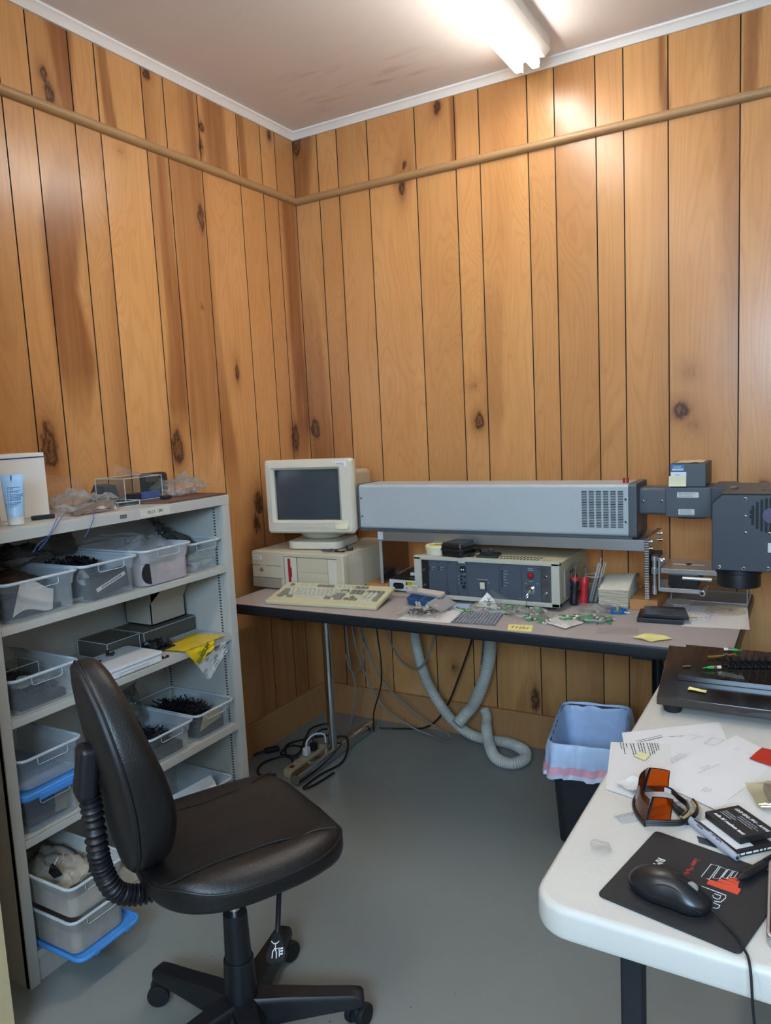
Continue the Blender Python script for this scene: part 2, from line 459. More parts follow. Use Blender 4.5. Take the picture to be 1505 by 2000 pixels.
def ceiling_mat():
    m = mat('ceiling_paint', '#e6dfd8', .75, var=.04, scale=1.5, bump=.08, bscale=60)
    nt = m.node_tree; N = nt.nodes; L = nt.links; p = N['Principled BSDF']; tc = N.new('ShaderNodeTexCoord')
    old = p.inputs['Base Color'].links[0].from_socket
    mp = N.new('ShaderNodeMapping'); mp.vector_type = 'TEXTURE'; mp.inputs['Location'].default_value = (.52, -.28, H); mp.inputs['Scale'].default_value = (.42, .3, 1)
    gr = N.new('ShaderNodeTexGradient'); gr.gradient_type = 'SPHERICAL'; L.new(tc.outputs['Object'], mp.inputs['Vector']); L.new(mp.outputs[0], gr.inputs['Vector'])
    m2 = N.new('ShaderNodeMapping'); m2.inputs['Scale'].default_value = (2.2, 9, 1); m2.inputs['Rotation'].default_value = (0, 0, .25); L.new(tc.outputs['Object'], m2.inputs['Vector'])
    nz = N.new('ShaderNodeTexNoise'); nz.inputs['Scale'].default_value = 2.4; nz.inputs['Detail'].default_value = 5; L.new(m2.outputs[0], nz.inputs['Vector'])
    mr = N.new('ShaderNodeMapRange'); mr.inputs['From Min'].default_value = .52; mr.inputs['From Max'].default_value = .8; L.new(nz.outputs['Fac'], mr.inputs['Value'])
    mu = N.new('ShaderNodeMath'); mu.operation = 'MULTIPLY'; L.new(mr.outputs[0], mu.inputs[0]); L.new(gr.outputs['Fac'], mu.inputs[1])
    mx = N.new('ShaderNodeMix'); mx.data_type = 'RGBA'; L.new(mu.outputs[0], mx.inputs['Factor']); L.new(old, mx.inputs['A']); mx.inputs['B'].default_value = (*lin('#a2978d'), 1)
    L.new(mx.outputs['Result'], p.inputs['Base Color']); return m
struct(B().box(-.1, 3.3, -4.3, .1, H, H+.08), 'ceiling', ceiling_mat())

# trim
CROWN = mat('crown_paint', '#e4ddd4', .5, var=.03, scale=8)
cp = [(0, 2.7229), (.009, 2.7229), (.012, 2.727), (.020, 2.742), (.029, 2.7475), (.03, H), (0, H)]
def run(prof, a, b_, horizontal):
    """profile (out, z) carried along the back wall ('x') or the left wall ('y') with a mitre at the corner"""
    bm = B().bm
    n = len(prof); A = []; C = []
    for o, z in prof:
        if horizontal == 'x': A.append(bm.verts.new((a+o if a == 0 else a, -o, z))); C.append(bm.verts.new((b_, -o, z)))
        else: A.append(bm.verts.new((o, -(a+o if a == 0 else a), z))); C.append(bm.verts.new((o, -b_, z)))
    for i in range(n): bm.faces.new((A[i], A[(i+1) % n], C[(i+1) % n], C[i]))
    bm.faces.new(A); bm.faces.new(C); bmesh.ops.recalc_face_normals(bm, faces=bm.faces[:])
    bb = B(); bb.bm = bm; return bb
struct(run(cp, 0, 3.3, 'x'), 'trim_1', CROWN); struct(run(cp, 0, 2.06, 'y'), 'trim_2', CROWN)
RAIL = mat('rail_paint', '#a98459', .42, var=.08, scale=6)
rp = [(0, 2.438)]+[(.004+.018*math.sin(PI*k/8), 2.4545-.0165*math.cos(PI*k/8)) for k in range(9)]+[(0, 2.471)]
struct(run(rp, 0, 3.3, 'x'), 'trim_3', RAIL); struct(run(rp, 0, 2.06, 'y'), 'trim_4', RAIL)
bp_ = [(0, 0), (.018, 0), (.018, .143), (.015, .1465), (0, .1465)]
struct(run(bp_, 0, 3.3, 'x'), 'baseboard_back', BOARD); struct(run(bp_, 0, 2.06, 'y'), 'baseboard_left', BOARD)

# ------------------------------------------------------------------ light
W = bpy.data.worlds.new('world'); S.world = W; W.use_nodes = True
W.node_tree.nodes['Background'].inputs[0].default_value = (.62, .78, 1, 1); W.node_tree.nodes['Background'].inputs[1].default_value = 1.2
def area(name, loc, to, sx, sy, power, col):
    l = bpy.data.lights.new(name, 'AREA'); l.shape = 'RECTANGLE'; l.size = sx; l.size_y = sy; l.energy = power; l.color = col
    o = bpy.data.objects.new(name, l); COL.objects.link(o); o.location = loc
    o.rotation_euler = (Vector(to)-Vector(loc)).to_track_quat('-Z', 'Y').to_euler(); return o
area('window_daylight', (2.32, -4.28, 1.95), (1.6, 0, 1.1), 1.25, .6, 52, (.46, .71, 1))
area('side_fill_light', (3.25, -2.6, 1.5), (0, -1.6, .9), 1.2, 1.6, 3, (.9, .93, 1))  # added fill lamp just inside the solid right wall, no doorway there

TUBE = mat('lamp_tube', (1, .97, .94), .4, emis=17)
LAMPW = mat('lamp_housing', '#e9e4da', .4)
STEEL = mat('chrome', '#c9cdd0', .14, 1.)
def fixture(y1, label, TUBE=TUBE):
    t = thing('ceiling_light', label, 'ceiling light', (1.19, y1-.61, H), group='fluorescent strip lights on the ceiling')
    b = B(); pr = [(-.08, 0), (.08, 0), (.08, -.04), (.06, -.06), (-.06, -.06), (-.08, -.04)]
    b.prism([(x, z) for x, z in pr], -.61, .61, M=Matrix.Rotation(PI/2, 4, 'X'))
    b.obj('housing', LAMPW, t)
    for s in (-1, 1):
        B().cyl((s*.031, -.585, -.084), (s*.031, .585, -.084), .0185, n=24, bev=.006).obj('lamp_tube', TUBE, t)
        for e in (-1, 1):
            b = B(); b.box(s*.031-.012, s*.031+.012, e*.594-.008, e*.594+.008, -.1, -.03, .002)
            b.obj('lamp_holder', LAMPW, t)
    return t
fixture(-.165, 'bare twin tube fluorescent strip light glowing on the ceiling')
fx = fixture(-2.65, 'second twin tube strip light on the ceiling behind the doorway', mat('lamp_tube_dim', (.98, .97, .98), .4, emis=23))
# ------------------------------------------------------------------ shared materials
BEIGE_METAL = mat('shelf_enamel', '#b3b1a8', .38, var=.04, bump=.05)
SHELF_DARK = mat('slot_black', '#15171a', .7)
BLACK_PL = mat('black_plastic', '#17181b', .42, bump=.15, bscale=400)
BLACK_SOFT = mat('black_rubber', '#121214', .7)
LEATHER = mat('black_leather', '#151312', .40, var=.12, scale=30, bump=.35, bscale=260, spec=.5)
LEATHER_B = mat('black_shell', '#1a1716', .5, bump=.2, bscale=350)
WHITE_PL = mat('white_plastic', '#dcdad2', .4, var=.03)
PAPER = mat('paper_white', '#d9d6d0', .7, var=.03, scale=12)
INK = mat('ink_black', '#26262a', .7)
INKG = mat('ink_grey', '#85858a', .7)
LETTER_W = mat('lettering_white', '#dadad6', .6)
ALU = mat('aluminium', '#aeb0b0', .34, .85, var=.06, scale=14, bump=.1, stretch=(1, 40, 40))
PALLET = mat('black_bits', '#0d0d0e', .5)
BIN = film('bin_plastic', '#f2f5f6', '#dde4e8', milk=.13, rough=.25, edge=.3, gloss=.3)
BINR = film('bin_rim_plastic', '#e6ecef', '#dfe7ea', milk=.55, rough=.2, edge=.45)
BAGM = film('bag_film', '#f8f8f8', '#e8e6e0', milk=.05, rough=.08, edge=.36, bump=.25, gloss=.42)
BAGD = film('bag_film_dark', '#8d8c88', '#8f8d88', milk=.22, rough=.14, edge=.4, bump=.3)
ACRYL = film('clear_acrylic', '#f6f8f8', '#767c80', milk=.03, rough=.06, edge=.25, gloss=.25)
YEL = mat('sticky_note', '#e3d98a', .7, var=.03)
BLUELID = mat('blue_lid', '#4488cc', .35, var=.05)

# ------------------------------------------------------------------ metal bookcase along the left wall
def bookcase():
    t = thing('metal_bookcase', 'beige metal bookcase with adjustable shelves full of clear bins along the left wall', 'bookcase', (.0, 0, 0))
    x0, x1, y0, y1 = .025, .374, -1.916, -1.026
    for k, (a, b_) in enumerate(((y0, y0+.03), (y1-.034, y1))):
        b = B(); i = b_ if k == 0 else a            # inner face
        o = a if k == 0 else b_
        b.box(x0, x1-.004, min(o, o+(.002 if k == 0 else -.002)), max(o, o+(.002 if k == 0 else -.002)), 0, 1.2)
        b.box(x1-.02, x1, a, b_, 0, 1.172, .002)
        b.box(x0, x0+.02, a, b_, 0, 1.19, .001)
        s = 1 if k == 0 else -1
        b.box(x0, x1-.002, o+s*.0285-.0008, o+s*.0285+.0008, 0, 1.19)
        side = b.obj('side_panel', BEIGE_METAL, t)
        for xx in (x1-.045, x0+.03):
            b = B(); yy = o+s*.0296
            for z in range(12, 117):
                zz = z*.01; b.box(xx-.004, xx+.004, yy-.0006, yy+.0006, zz, zz+.0042)
            b.obj('slot_strip', SHELF_DARK, side)
    B().box(x0, x0+.003, y0+.03, y1-.034, .06, 1.19).obj('back_panel', BEIGE_METAL, t)
    b = B(); b.box(x0, x1, y0, y1, 1.176, 1.2, .002); b.box(x1-.003, x1+.001, y0, y1, 1.168, 1.199, .001)
    b.obj('top_panel', BEIGE_METAL, t)
    for z in (.958, .718, .395, .09):
        b = B(); b.box(x0+.004, x1-.002, y0+.031, y1-.035, z-.003, z); b.box(x1-.006, x1-.001, y0+.031, y1-.035, z-.022, z, .0015)
        b.obj('shelf', BEIGE_METAL, t)
    B().box(x1-.014, x1-.01, y0+.03, y1-.034, 0, .068).obj('kick_plate', BEIGE_METAL, t)
    lm = Matrix.Translation((x1+.0014, -1.358, 1.184)) @ Matrix.Rotation(PI/2, 4, 'Z') @ FR
    l = B().box(x1+.0006, x1+.0012, -1.418, -1.30, 1.172, 1.197).obj('label_strip', mat('label_cream', '#c7c4b4', .6), t)
    text('PLC1 - SM', .0135, lm, INK, l)
    b = B(); b.box(x1+.0006, x1+.0016, -1.492, -1.468, 1.180, 1.190)
    pl = b.obj('maker_plate', INK, t); b = B()
    for k in range(4): b.box(x1+.0014, x1+.0019, -1.490+k*.0055, -1.487+k*.0055, 1.182, 1.188)
    b.obj('plate_print', INKG, pl)
    return t
bookcase()

def bin_(label, x0, x1, y0, y1, z, h, group='clear plastic bins in the bookcase', taper=.012, tilt=0., lid=None, m=None):
    """open shoebox bin: tapered thin walls, floor, rolled rim, end grips"""
    cx, cy = (x0+x1)/2, (y0+y1)/2; wx, wy = (x1-x0)/2, (y1-y0)/2
    t = thing('storage_bin', label, 'bin', (cx, cy, z), 0, group)
    b = B(); r = .022; n = 4
    def ring(ins, zz): return [Vector((x, y, zz)) for x, y in rrect(-wx+ins, wx-ins, -wy+ins, wy-ins, r, n)]
    levels = [ring(taper+.004, .0), ring(taper, .004), ring(.006+taper*.45, h*.62), ring(.0035+taper*.45, h*.65), ring(.004, h-.004)]
    bm = bmesh.new(); R = [[bm.verts.new(p) for p in lv] for lv in levels]
    m_ = len(R[0])
    for A, C in zip(R, R[1:]):
        for k in range(m_): bm.faces.new((A[k], A[(k+1) % m_], C[(k+1) % m_], C[k]))
    bm.faces.new(R[0][::-1]); b._add(bm)
    body = b.obj('bin_body', m or BIN, t)
    b = B(); P = [Vector((x, y, h-.002)) for x, y in rrect(-wx+.001, wx-.001, -wy+.001, wy-.001, r, n)]
    b.tube(P, .0042, 8, closed=True)
    b.obj('rim', BINR, t)
    for s in (1, -1):
        b = B()
        P = [(s*(wx-.003), -.045, h-.006), (s*(wx-.002), -.045, h-.022), (s*(wx-.002), -.04, h-.026), (s*(wx-.002), .04, h-.026), (s*(wx-.002), .045, h-.022), (s*(wx-.003), .045, h-.006)]
        b.tube(P, .0012, 5); b.obj('grip_mark', BINR, t)
    if lid:
        b = B(); b.prism(rrect(-wx-.006, wx+.006, -wy-.006, wy+.006, .026, 5), h-.004, h+.014, .005, 3)
        b.prism(rrect(-wx+.03, wx-.03, -wy+.03, wy-.03, .02, 5), h+.014, h+.017, .002)
        for s in (-1, 1): b.box(s*(wx+.004)-.005, s*(wx+.004)+.005, -.05, .05, h-.012, h+.006, .003)
        b.obj('lid', BLUELID, t, label='bright blue snap-on lid')
    return t

def heap(x0, x1, y0, y1, z, h, n, seed, kind='clip'):
    """a heap of little black moulded parts nobody could count"""
    r = random.Random(seed); b = B(TR(-(x0+x1)/2, -(y0+y1)/2, -z))
    wx, wy = (x1-x0)/2, (y1-y0)/2
    b.box(x0+.01, x1-.01, y0+.01, y1-.01, z+.001, z+h*.5, .004)
    for k in range(n):
        q = .036 if kind == 'strip' else .021; u, v = r.uniform(-1, 1)*(1-q/wx), r.uniform(-1, 1)*(1-q/wy)
        zz = z+.007+h*(.45+.5*r.random())*(1-.3*(u*u+v*v)/2)
        M = TR((x0+x1)/2+u*wx, (y0+y1)/2+v*wy, zz, r.uniform(-.7, .7), r.uniform(-.7, .7), r.uniform(0, PI))
        l = r.uniform(.012, .02)
        if kind == 'clip':
            b.box(-l*.6, l*.6, -.004, .004, -.003, .003, M=M); b.box(-l*.6, -l*.35, -.006, .006, -.003, .009, M=M)
        else: b.box(-l*1.6, l*1.6, -.002, .002, -.0012, .0012, M=M)
    return b

def sidx(x0, x1, y0, y1, z): return ((x0+x1)/2, (y0+y1)/2, z)

# top row
BX0, BX1 = .06, .372
rows = [(-1.868, -1.642), (-1.634, -1.434), (-1.426, -1.222), (-1.214, -1.064)]
bin_('clear open bin with brown bags and folded paper, top shelf left end', BX0, BX1, *rows[0], .9585, .104)
bin_('clear open bin holding a labelled black box, second from left on the top shelf', BX0, BX1, *rows[1], .9585, .106)
bin_('taller milky bin with pink bags, third from left on the top shelf', BX0, .384, *rows[2], .9585, .112, m=film('bin_plastic_milky', '#f0eeee', '#d8d3d2', milk=.45, rough=.3, edge=.3))
bin_('small clear bin of loose film bags at the right end of the top shelf', BX0, .366, *rows[3], .9585, .098)
GB = 'crumpled film bags in the top shelf bins'
def bag(label, loc, w, l, h, seed, m=None, rz=0., cr=.012, rx=0., ry=0., group=None, name='plastic_bag', cat='bag', n=20):
    b = pillow(w, l, h, seed, cr, n)
    o = solo(b, name, m or BAGM, label, cat, loc, rz, group, smooth=70)
    o.rotation_euler = (rx, ry, rz); return o
BROWN = mat('brown_bag_contents', '#5a4536', .5, var=.25, scale=40)
KRAFT = mat('pink_bag', '#a98a96', .5, var=.2, scale=30)
bag('brown tinted bag lying in the leftmost top shelf bin', (.19, -1.755, 1.007), .19, .15, .055, 3, film('brown_film', '#8a6e5c', '#7b5f50', milk=.5, rough=.2, bump=.3), group=None)
o = sheet(lambda u, v: Vector((.351-.02*u-.03*v*u, -1.838+.13*u+.03*v, .972+.083*v-.035*u*v+.01*math.sin(5*u)))).obj('folded_paper', PAPER); tag(o, 'folded white paper pressed against the front of the leftmost top bin', 'paper')
o = sheet(lambda u, v: Vector((.350-.015*v, -1.71+.045*u+.02*v, .975+.085*v+.006*math.sin(7*u+3*v)))).obj('film_strip', BAGM); tag(o, 'narrow clear film bag upright in the leftmost top bin', 'bag')
b = heap(.09, .335, -1.846, -1.664, .9595, .03, 60, 5); solo(b, 'black_part_heap', PALLET, 'black moulded parts in the bottom of the leftmost top bin', 'small parts', sidx(.09, .335, -1.846, -1.664, .9595), kind='stuff')
t = thing('black_box', 'tilted black box with a white label strip in the second bin of the top shelf', 'box', (.345, -1.535, .962), 0)
B(TR(0, 0, .033, .12, 0, 0)).box(-.012, .012, -.062, .068, -.026, .034, .002).obj('box_body', BLACK_PL, t)
l = B(TR(0, 0, .033, .3, 0, 0)).box(.0125, .0132, -.048, .06, .0, .011).obj('label_strip', PAPER, t)
b = B(TR(0, 0, .033, .3, 0, 0))
for k in range(13): b.box(.0132, .0135, -.03+k*.006, -.0265+k*.006, .003, .008)
b.obj('label_print', INK, l)
b = heap(.09, .28, -1.61, -1.455, .9595, .1, 170, 6); solo(b, 'black_part_heap', PALLET, 'heap of black clips behind the black box in the second top bin', 'small parts', sidx(.09, .28, -1.61, -1.455, .9595), kind='stuff')
b = heap(.31, .352, -1.612, -1.58, .9595, .035, 14, 66); solo(b, 'black_part_heap', PALLET, 'few black pieces left of the black box in the second top bin', 'small parts', sidx(.31, .352, -1.612, -1.58, .9595), kind='stuff')
bag('clear bag standing left of the black box in the second top bin', (.322, -1.594, .998), .036, .024, .045, 8)
bag('pinkish bag filling the milky third bin of the top shelf', (.29, -1.324, .966), .10, .14, .045, 9, film('pink_film', '#c9a7b4', '#b98fa0', milk=.6, rough=.25, bump=.2))
t = B().cyl((.372, -1.392, 1.0), (.368, -1.392, 1.0), .034, n=30).obj('black_disc', BLACK_SOFT); tag(t, 'flat black disc showing through the left of the milky third bin', 'disc')
bag('shiny crumpled bag spilling out of the milky third top bin', (.27, -1.324, 1.018), .14, .15, .075, 12, cr=.03)
def stiff(label, pts, m, name='plastic_bag', cat='bag', seed=0, cr=.006, n=14):
    a, b_, c, d = [Vector(p) for p in pts]; off = Vector((seed, seed*2.3, 0)); nn = (b_-a).cross(d-a).normalized()
    def f(u, v):
        p = (a*(1-u)+b_*u)*(1-v)+(d*(1-u)+c*u)*v
        return p+nn*(mnoise.noise(Vector((u*5, v*5, 0))+off)*cr+mnoise.noise(Vector((u*13, v*13, 0))+off)*cr*.4)
    ce = (a+b_+c+d)/4; lo = min(p.z for p in (a, b_, c, d)); org = Vector((ce.x, ce.y, lo))
    o = sheet(lambda u, v: f(u, v)-org, n, n).obj(name, m, smooth=70); o.location = org
    return tag(o, label, cat)
stiff('stiff clear sheet bag leaning across the back of the third top bin', [(.19, -1.235, 1.082), (.185, -1.26, 1.08), (.08, -1.40, 1.085), (.08, -1.33, 1.14)], BAGM, seed=4)
bag('dark film bag heaped in the small right end top bin', (.20, -1.139, 1.0), .17, .105, .07, 14, BAGD, cr=.03)
bag('bright clear bag at the front of the small right end top bin', (.325, -1.139, .966), .04, .10, .05, 15, cr=.02)
stiff('dark film peak sticking up behind the right end top bin', [(.2, -1.19, 1.085), (.17, -1.10, 1.085), (.13, -1.13, 1.11), (.13, -1.17, 1.14)], BAGD, seed=8, cr=.02)
stiff('clear bag corner standing up behind the second top bin', [(.1, -1.52, 1.06), (.1, -1.43, 1.06), (.07, -1.43, 1.13), (.07, -1.52, 1.12)], BAGD, seed=9)
bag('pile of dull film bags behind the leftmost top bin rim', (.12, -1.66, 1.066), .13, .16, .05, 17, BAGD, cr=.03)

# second row
bin_('clear open bin of black parts at the left end of the second shelf', .06, .371, -1.874, -1.668, .7185, .096)
b = heap(.08, .352, -1.85, -1.69, .7195, .045, 120, 21); solo(b, 'black_part_heap', PALLET, 'layer of black parts in the left bin of the second shelf', 'small parts', sidx(.08, .352, -1.85, -1.69, .7195), kind='stuff')
def case(label, x0, x1, y0, y1, z, h, m=ACRYL, group=None, lid=False, name='clear_case'):
    t = thing(name, label, 'case', sidx(x0, x1, y0, y1, z), 0, group); wx, wy = (x1-x0)/2, (y1-y0)/2
    b = B(); w = .002
    b.box(-wx, wx, -wy, wy, 0, w); b.box(-wx, wx, -wy, -wy+w, w, h); b.box(-wx, wx, wy-w, wy, w, h); b.box(-wx, -wx+w, -wy+w, wy-w, w, h); b.box(wx-w, wx, -wy+w, wy-w, w, h)
    b.obj('case_body', m, t)
    b = B()
    for (p, q) in (((-wx, -wy), (wx, -wy)), ((wx, -wy), (wx, wy)), ((wx, wy), (-wx, wy)), ((-wx, wy), (-wx, -wy))):
        for zz in (h, .001): b.tube([(p[0], p[1], zz), (q[0], q[1], zz)], .0012, 5)
        b.tube([(p[0], p[1], 0), (p[0], p[1], h)], .0012, 5)
    b.obj('case_edge', BINR, t)
    if lid: B().box(-wx+.001, wx-.001, -wy+.001, wy-.001, h+.0006, h+.003).obj('case_lid', m, t)
    return t
case('small clear acrylic box half buried in the left bin of the second shelf', .16, .26, -1.83, -1.72, .775, .036)
bag('clear bag with cream card against the front of the second shelf left bin', (.325, -1.79, .777), .04, .12, .025, 23)
t = thing('lidded_tray', 'flat milky white plastic tray with a lid lying on the second shelf', 'tray', (.225, -1.485, .719))
MILKY = film('milky_tray', '#f4f4f4', '#d8d9d9', milk=1.1, rough=.3)
B().prism(rrect(-.016, .146, -.125, .115, .015), 0, .022, .003).obj('tray_body', MILKY, t)
b = B(); b.prism(rrect(-.018, .149, -.127, .117, .016), .022, .03, .003); b.box(.11, .146, -.11, .1, .03, .033, .001); b.obj('tray_lid', mat('milky_lid', '#c9caca', .35, var=.03), t)
b = B(); b.tube([(.1475, -.06, .006), (.1475, -.06, .014), (.1475, .05, .014), (.1475, .05, .006)], .0009, 5, closed=True); b.obj('grip_mark', BINR, t)
def chip(label, x, y, z, rz, l=.02, w=.012, h=.008, name='black_clip'):
    t = B(); t.box(-l/2, l/2, -w/2, w/2, 0, h*.5, .0008); t.box(-l/2, -l/4, -w/2, w/2, h*.4, h*1.5, .0008); t.box(l*.3, l/2, -w/2, w/2, h*.4, h, .0008)
    return solo(t, name, PALLET, label, 'clip', (x, y, z), rz)
chip('black clip standing on the white tray, the right one of two', .245, -1.468, .7488, .6, .022, .018, .011)
chip('black clip lying on the white tray near its left end, left of two', .262, -1.535, .7488, 1.2, .03, .008, .005)
chip('short black clip on the shelf edge right of the white tray', .354, -1.352, .7185, 1.45, .028, .009, .006)
case('clear lidded case at the back of the second shelf, left of the carton', .06, .2, -1.44, -1.31, .7185, .052, film('smoke_acrylic', '#e6e4de', '#8d8a82', milk=.14, rough=.1, gloss=.3), lid=True)
case('clear lidded case underneath the white carton on the second shelf', .06, .21, -1.30, -1.06, .7185, .051, MATS['smoke_acrylic'], lid=True)
b = heap(.225, .31, -1.36, -1.24, .7185, .02, 70, 31); solo(b, 'black_part_heap', PALLET, 'scatter of tiny black parts on the second shelf by the yellow bag', 'small parts', sidx(.225, .31, -1.36, -1.24, .7185), kind='stuff')
# open carton
CARD = mat('white_card', '#a39a8b', .65, var=.04); CARDIN = mat('carton_painted_shade', '#1a1917', .9)
t = thing('open_carton', 'open white cardboard carton with a folded out flap, on the second shelf', 'carton', (.118, -1.157, .7745), 0)
b = B(); w = .003; hx, hy, h = .062, .078, .124
b.box(-hx, hx, -hy, hy, 0, w); b.box(-hx, hx, -hy, -hy+w, 0, h); b.box(-hx, hx, hy-w, hy, 0, h); b.box(-hx, -hx+w, -hy, hy, 0, h); b.box(hx-w, hx, -hy, hy, 0, h*.62)
b.obj('carton_body', CARD, t)
b = B(); b.poly([(hx, -hy, h*.60), (hx, hy, h*.60), (hx+.018, hy+.004, h*.95), (hx+.014, -hy+.035, h*.90)])
b.obj('flap', CARD, t)
B().box(-hx+.004, hx-.004, -hy+.004, hy-.004, .004, h*.55).obj('carton_inner_shadow', CARDIN, t, label='painted shade inside the carton')  # near-black block standing in for the shade inside the white carton
# yellow header bag hanging over the shelf edge
YELB = mat('yellow_film', '#cfae1c', .3, var=.12, scale=20, bump=.3, bscale=40)
t = thing('header_bag', 'yellow topped clear bag hanging over the front edge of the second shelf', 'bag', (.34, -1.2, .7185))
def hang(p, q, r_, s_, seed):
    P = [Vector(a)-Vector((.34, -1.2, .7185)) for a in (p, q, r_, s_)]
    def f(u, v):
        a = (P[0]*(1-u)+P[1]*u)*(1-v)+(P[3]*(1-u)+P[2]*u)*v
        a.x += .006*mnoise.noise(Vector((u*4, v*4, seed)))+.006; a.z += .004*abs(mnoise.noise(Vector((u*5, v*5, seed+2)))); return a
    return f
yb = B().grid(hang((.27, -1.30, .722), (.24, -1.115, .722), (.374, -1.10, .7235), (.374, -1.29, .7235), 1), 12, 8)
yb.grid(hang((.375, -1.29, .7225), (.375, -1.155, .7225), (.382, -1.165, .70), (.383, -1.252, .668), 1), 12, 6)
y_ = yb.obj('yellow_header', YELB, t, label='yellow printed header')
cb = B().grid(hang((.381, -1.252, .670), (.380, -1.105, .708), (.386, -1.108, .672), (.388, -1.212, .605), 5), 14, 12)
cb.obj('clear_pouch', BAGM, t)
hb = B(); hb.tube([(.05, -.012, -.108), (.048, .03, -.075), (.046, .09, -.035)], .0022, 6); hb.tube([(.052, -.002, -.112), (.05, .05, -.07), (.048, .096, -.044)], .0016, 6)
hb.obj('zip_strip', BINR, t)
gm = mat('green_ink', '#5d6a12', .6)
lm = Matrix.Translation((.0485, -.018, -.021)) @ Matrix.Rotation(PI/2, 4, 'Z') @ Matrix.Rotation(math.radians(78), 4, 'X') @ Matrix.Rotation(math.radians(36), 4, 'Z')
text('SAMSUM', .021, lm, gm, y_, 'lettering', .0008)

# third row
bin_('empty clear bin stacked on the blue lidded bin, third shelf left', .06, .371, -1.874, -1.684, .5135, .088)
bin_('blue lidded clear bin of parts at the left end of the third shelf', .06, .366, -1.872, -1.69, .3958, .098, lid=True)
b = heap(.08, .342, -1.85, -1.712, .3975, .05, 100, 41); solo(b, 'black_part_heap', PALLET, 'dark parts seen through the blue lidded bin on the third shelf', 'small parts', sidx(.08, .342, -1.85, -1.712, .3975), kind='stuff')
stiff('tan folded paper in the blue lidded bin of the third shelf', [(.346, -1.775, .415), (.346, -1.735, .41), (.344, -1.735, .462), (.344, -1.77, .47)], mat('tan_paper', '#8b7a66', .7), 'folded_paper', 'paper', 3, .004, 6)
bin_('clear bin of long black strips with a bag, right half of the third shelf', .06, .371, -1.462, -1.262, .3955, .094)
bin_('clear bin of black strips with a cream card, third shelf right end', .06, .371, -1.254, -1.066, .3955, .094)
b = heap(.085, .352, -1.44, -1.285, .3965, .06, 240, 43, 'strip'); solo(b, 'black_part_heap', PALLET, 'black strips in the bin left of the cream card bin', 'small parts', sidx(.085, .352, -1.44, -1.285, .3965), kind='stuff')
b = heap(.085, .352, -1.235, -1.088, .3965, .085, 280, 44, 'strip'); solo(b, 'black_part_heap', PALLET, 'high heap of black strips in the right end bin of the third shelf', 'small parts', sidx(.085, .352, -1.235, -1.088, .3965), kind='stuff')
stiff('upright film bag standing in the third shelf bin of black strips', [(.2, -1.43, .478), (.2, -1.32, .478), (.15, -1.30, .60), (.16, -1.43, .57)], BAGD, seed=11, cr=.03, n=18)
stiff('cream card leaning inside the right end bin of the third shelf', [(.351, -1.225, .425), (.352, -1.12, .44), (.354, -1.13, .482), (.354, -1.205, .482)], mat('cream_card', '#b9ab84', .7), 'index_card', 'card', 2, .001, 4)

# bottom row: two nested bins standing on a blue lid, a third with papers at the right
t = thing('bin_lid', 'loose bright blue bin lid under the stacked bins on the bottom shelf', 'lid', (.32, -1.775, .0908))
b = B(); P = rrect(-.2, .205, -.095, .1, .025, 5); b.prism(P, 0, .008, .003); b.tube([Vector((x, y, .008)) for x, y in P], .006, 8, closed=True)
for k in (-1, 1):
    b.box(.198, .214, k*.05-.008, k*.05+.008, .004, .014, .002)
b.obj('lid_panel', BLUELID, t)
HAZE = film('bin_plastic_hazy', '#ececea', '#bdb8ae', milk=.55, rough=.3, edge=.3)
bin_('lower of two nested hazy bins standing on the loose blue lid', .14, .512, -1.874, -1.694, .1, .098, m=HAZE)
bin_('upper of two nested hazy bins, with binder clips, bottom shelf left', .14, .518, -1.876, -1.69, .2035, .09, m=HAZE)
bag('pale grey film bags filling the upper nested bin on the bottom shelf', (.31, -1.785, .225), .27, .13, .06, 51, film('grey_film', '#b4afa4', '#a39c8c', milk=.7, rough=.25, bump=.3), cr=.03)
def binder(label, x, y, z, rz):
    t = thing('binder_clip', label, 'binder clip', (x, y, z), rz)
    b = B(); b.prism([(-.011, 0), (.011, 0), (.003, .02), (-.003, .02)], -.02, .02, M=Matrix.Rotation(PI/2, 4, 'X')); b.obj('clip_body', PALLET, t)
    for s in (-1, 1):
        b = B(); b.tube([(s*.003, -.01, .02), (s*.016, -.014, .035), (s*.026, 0, .045), (s*.016, .014, .035), (s*.003, .01, .02)], .0009, 5); b.obj('wire_handle', STEEL, t)
binder('black binder clip with wire handles on top of the upper nested bin, nearest the chair', .475, -1.765, .283, .5)
binder('black binder clip at the far left in the upper nested bin', .40, -1.83, .283, 1.3)
bin_('clear bin of white papers at the right of the bottom shelf, behind the seat', .06, .36, -1.40, -1.09, .0905, .12)
stiff('loose white papers standing in the bottom right bin', [(.32, -1.36, .11), (.33, -1.12, .14), (.3, -1.14, .225), (.24, -1.34, .20)], PAPER, 'paper_sheets', 'paper', 6, .006)
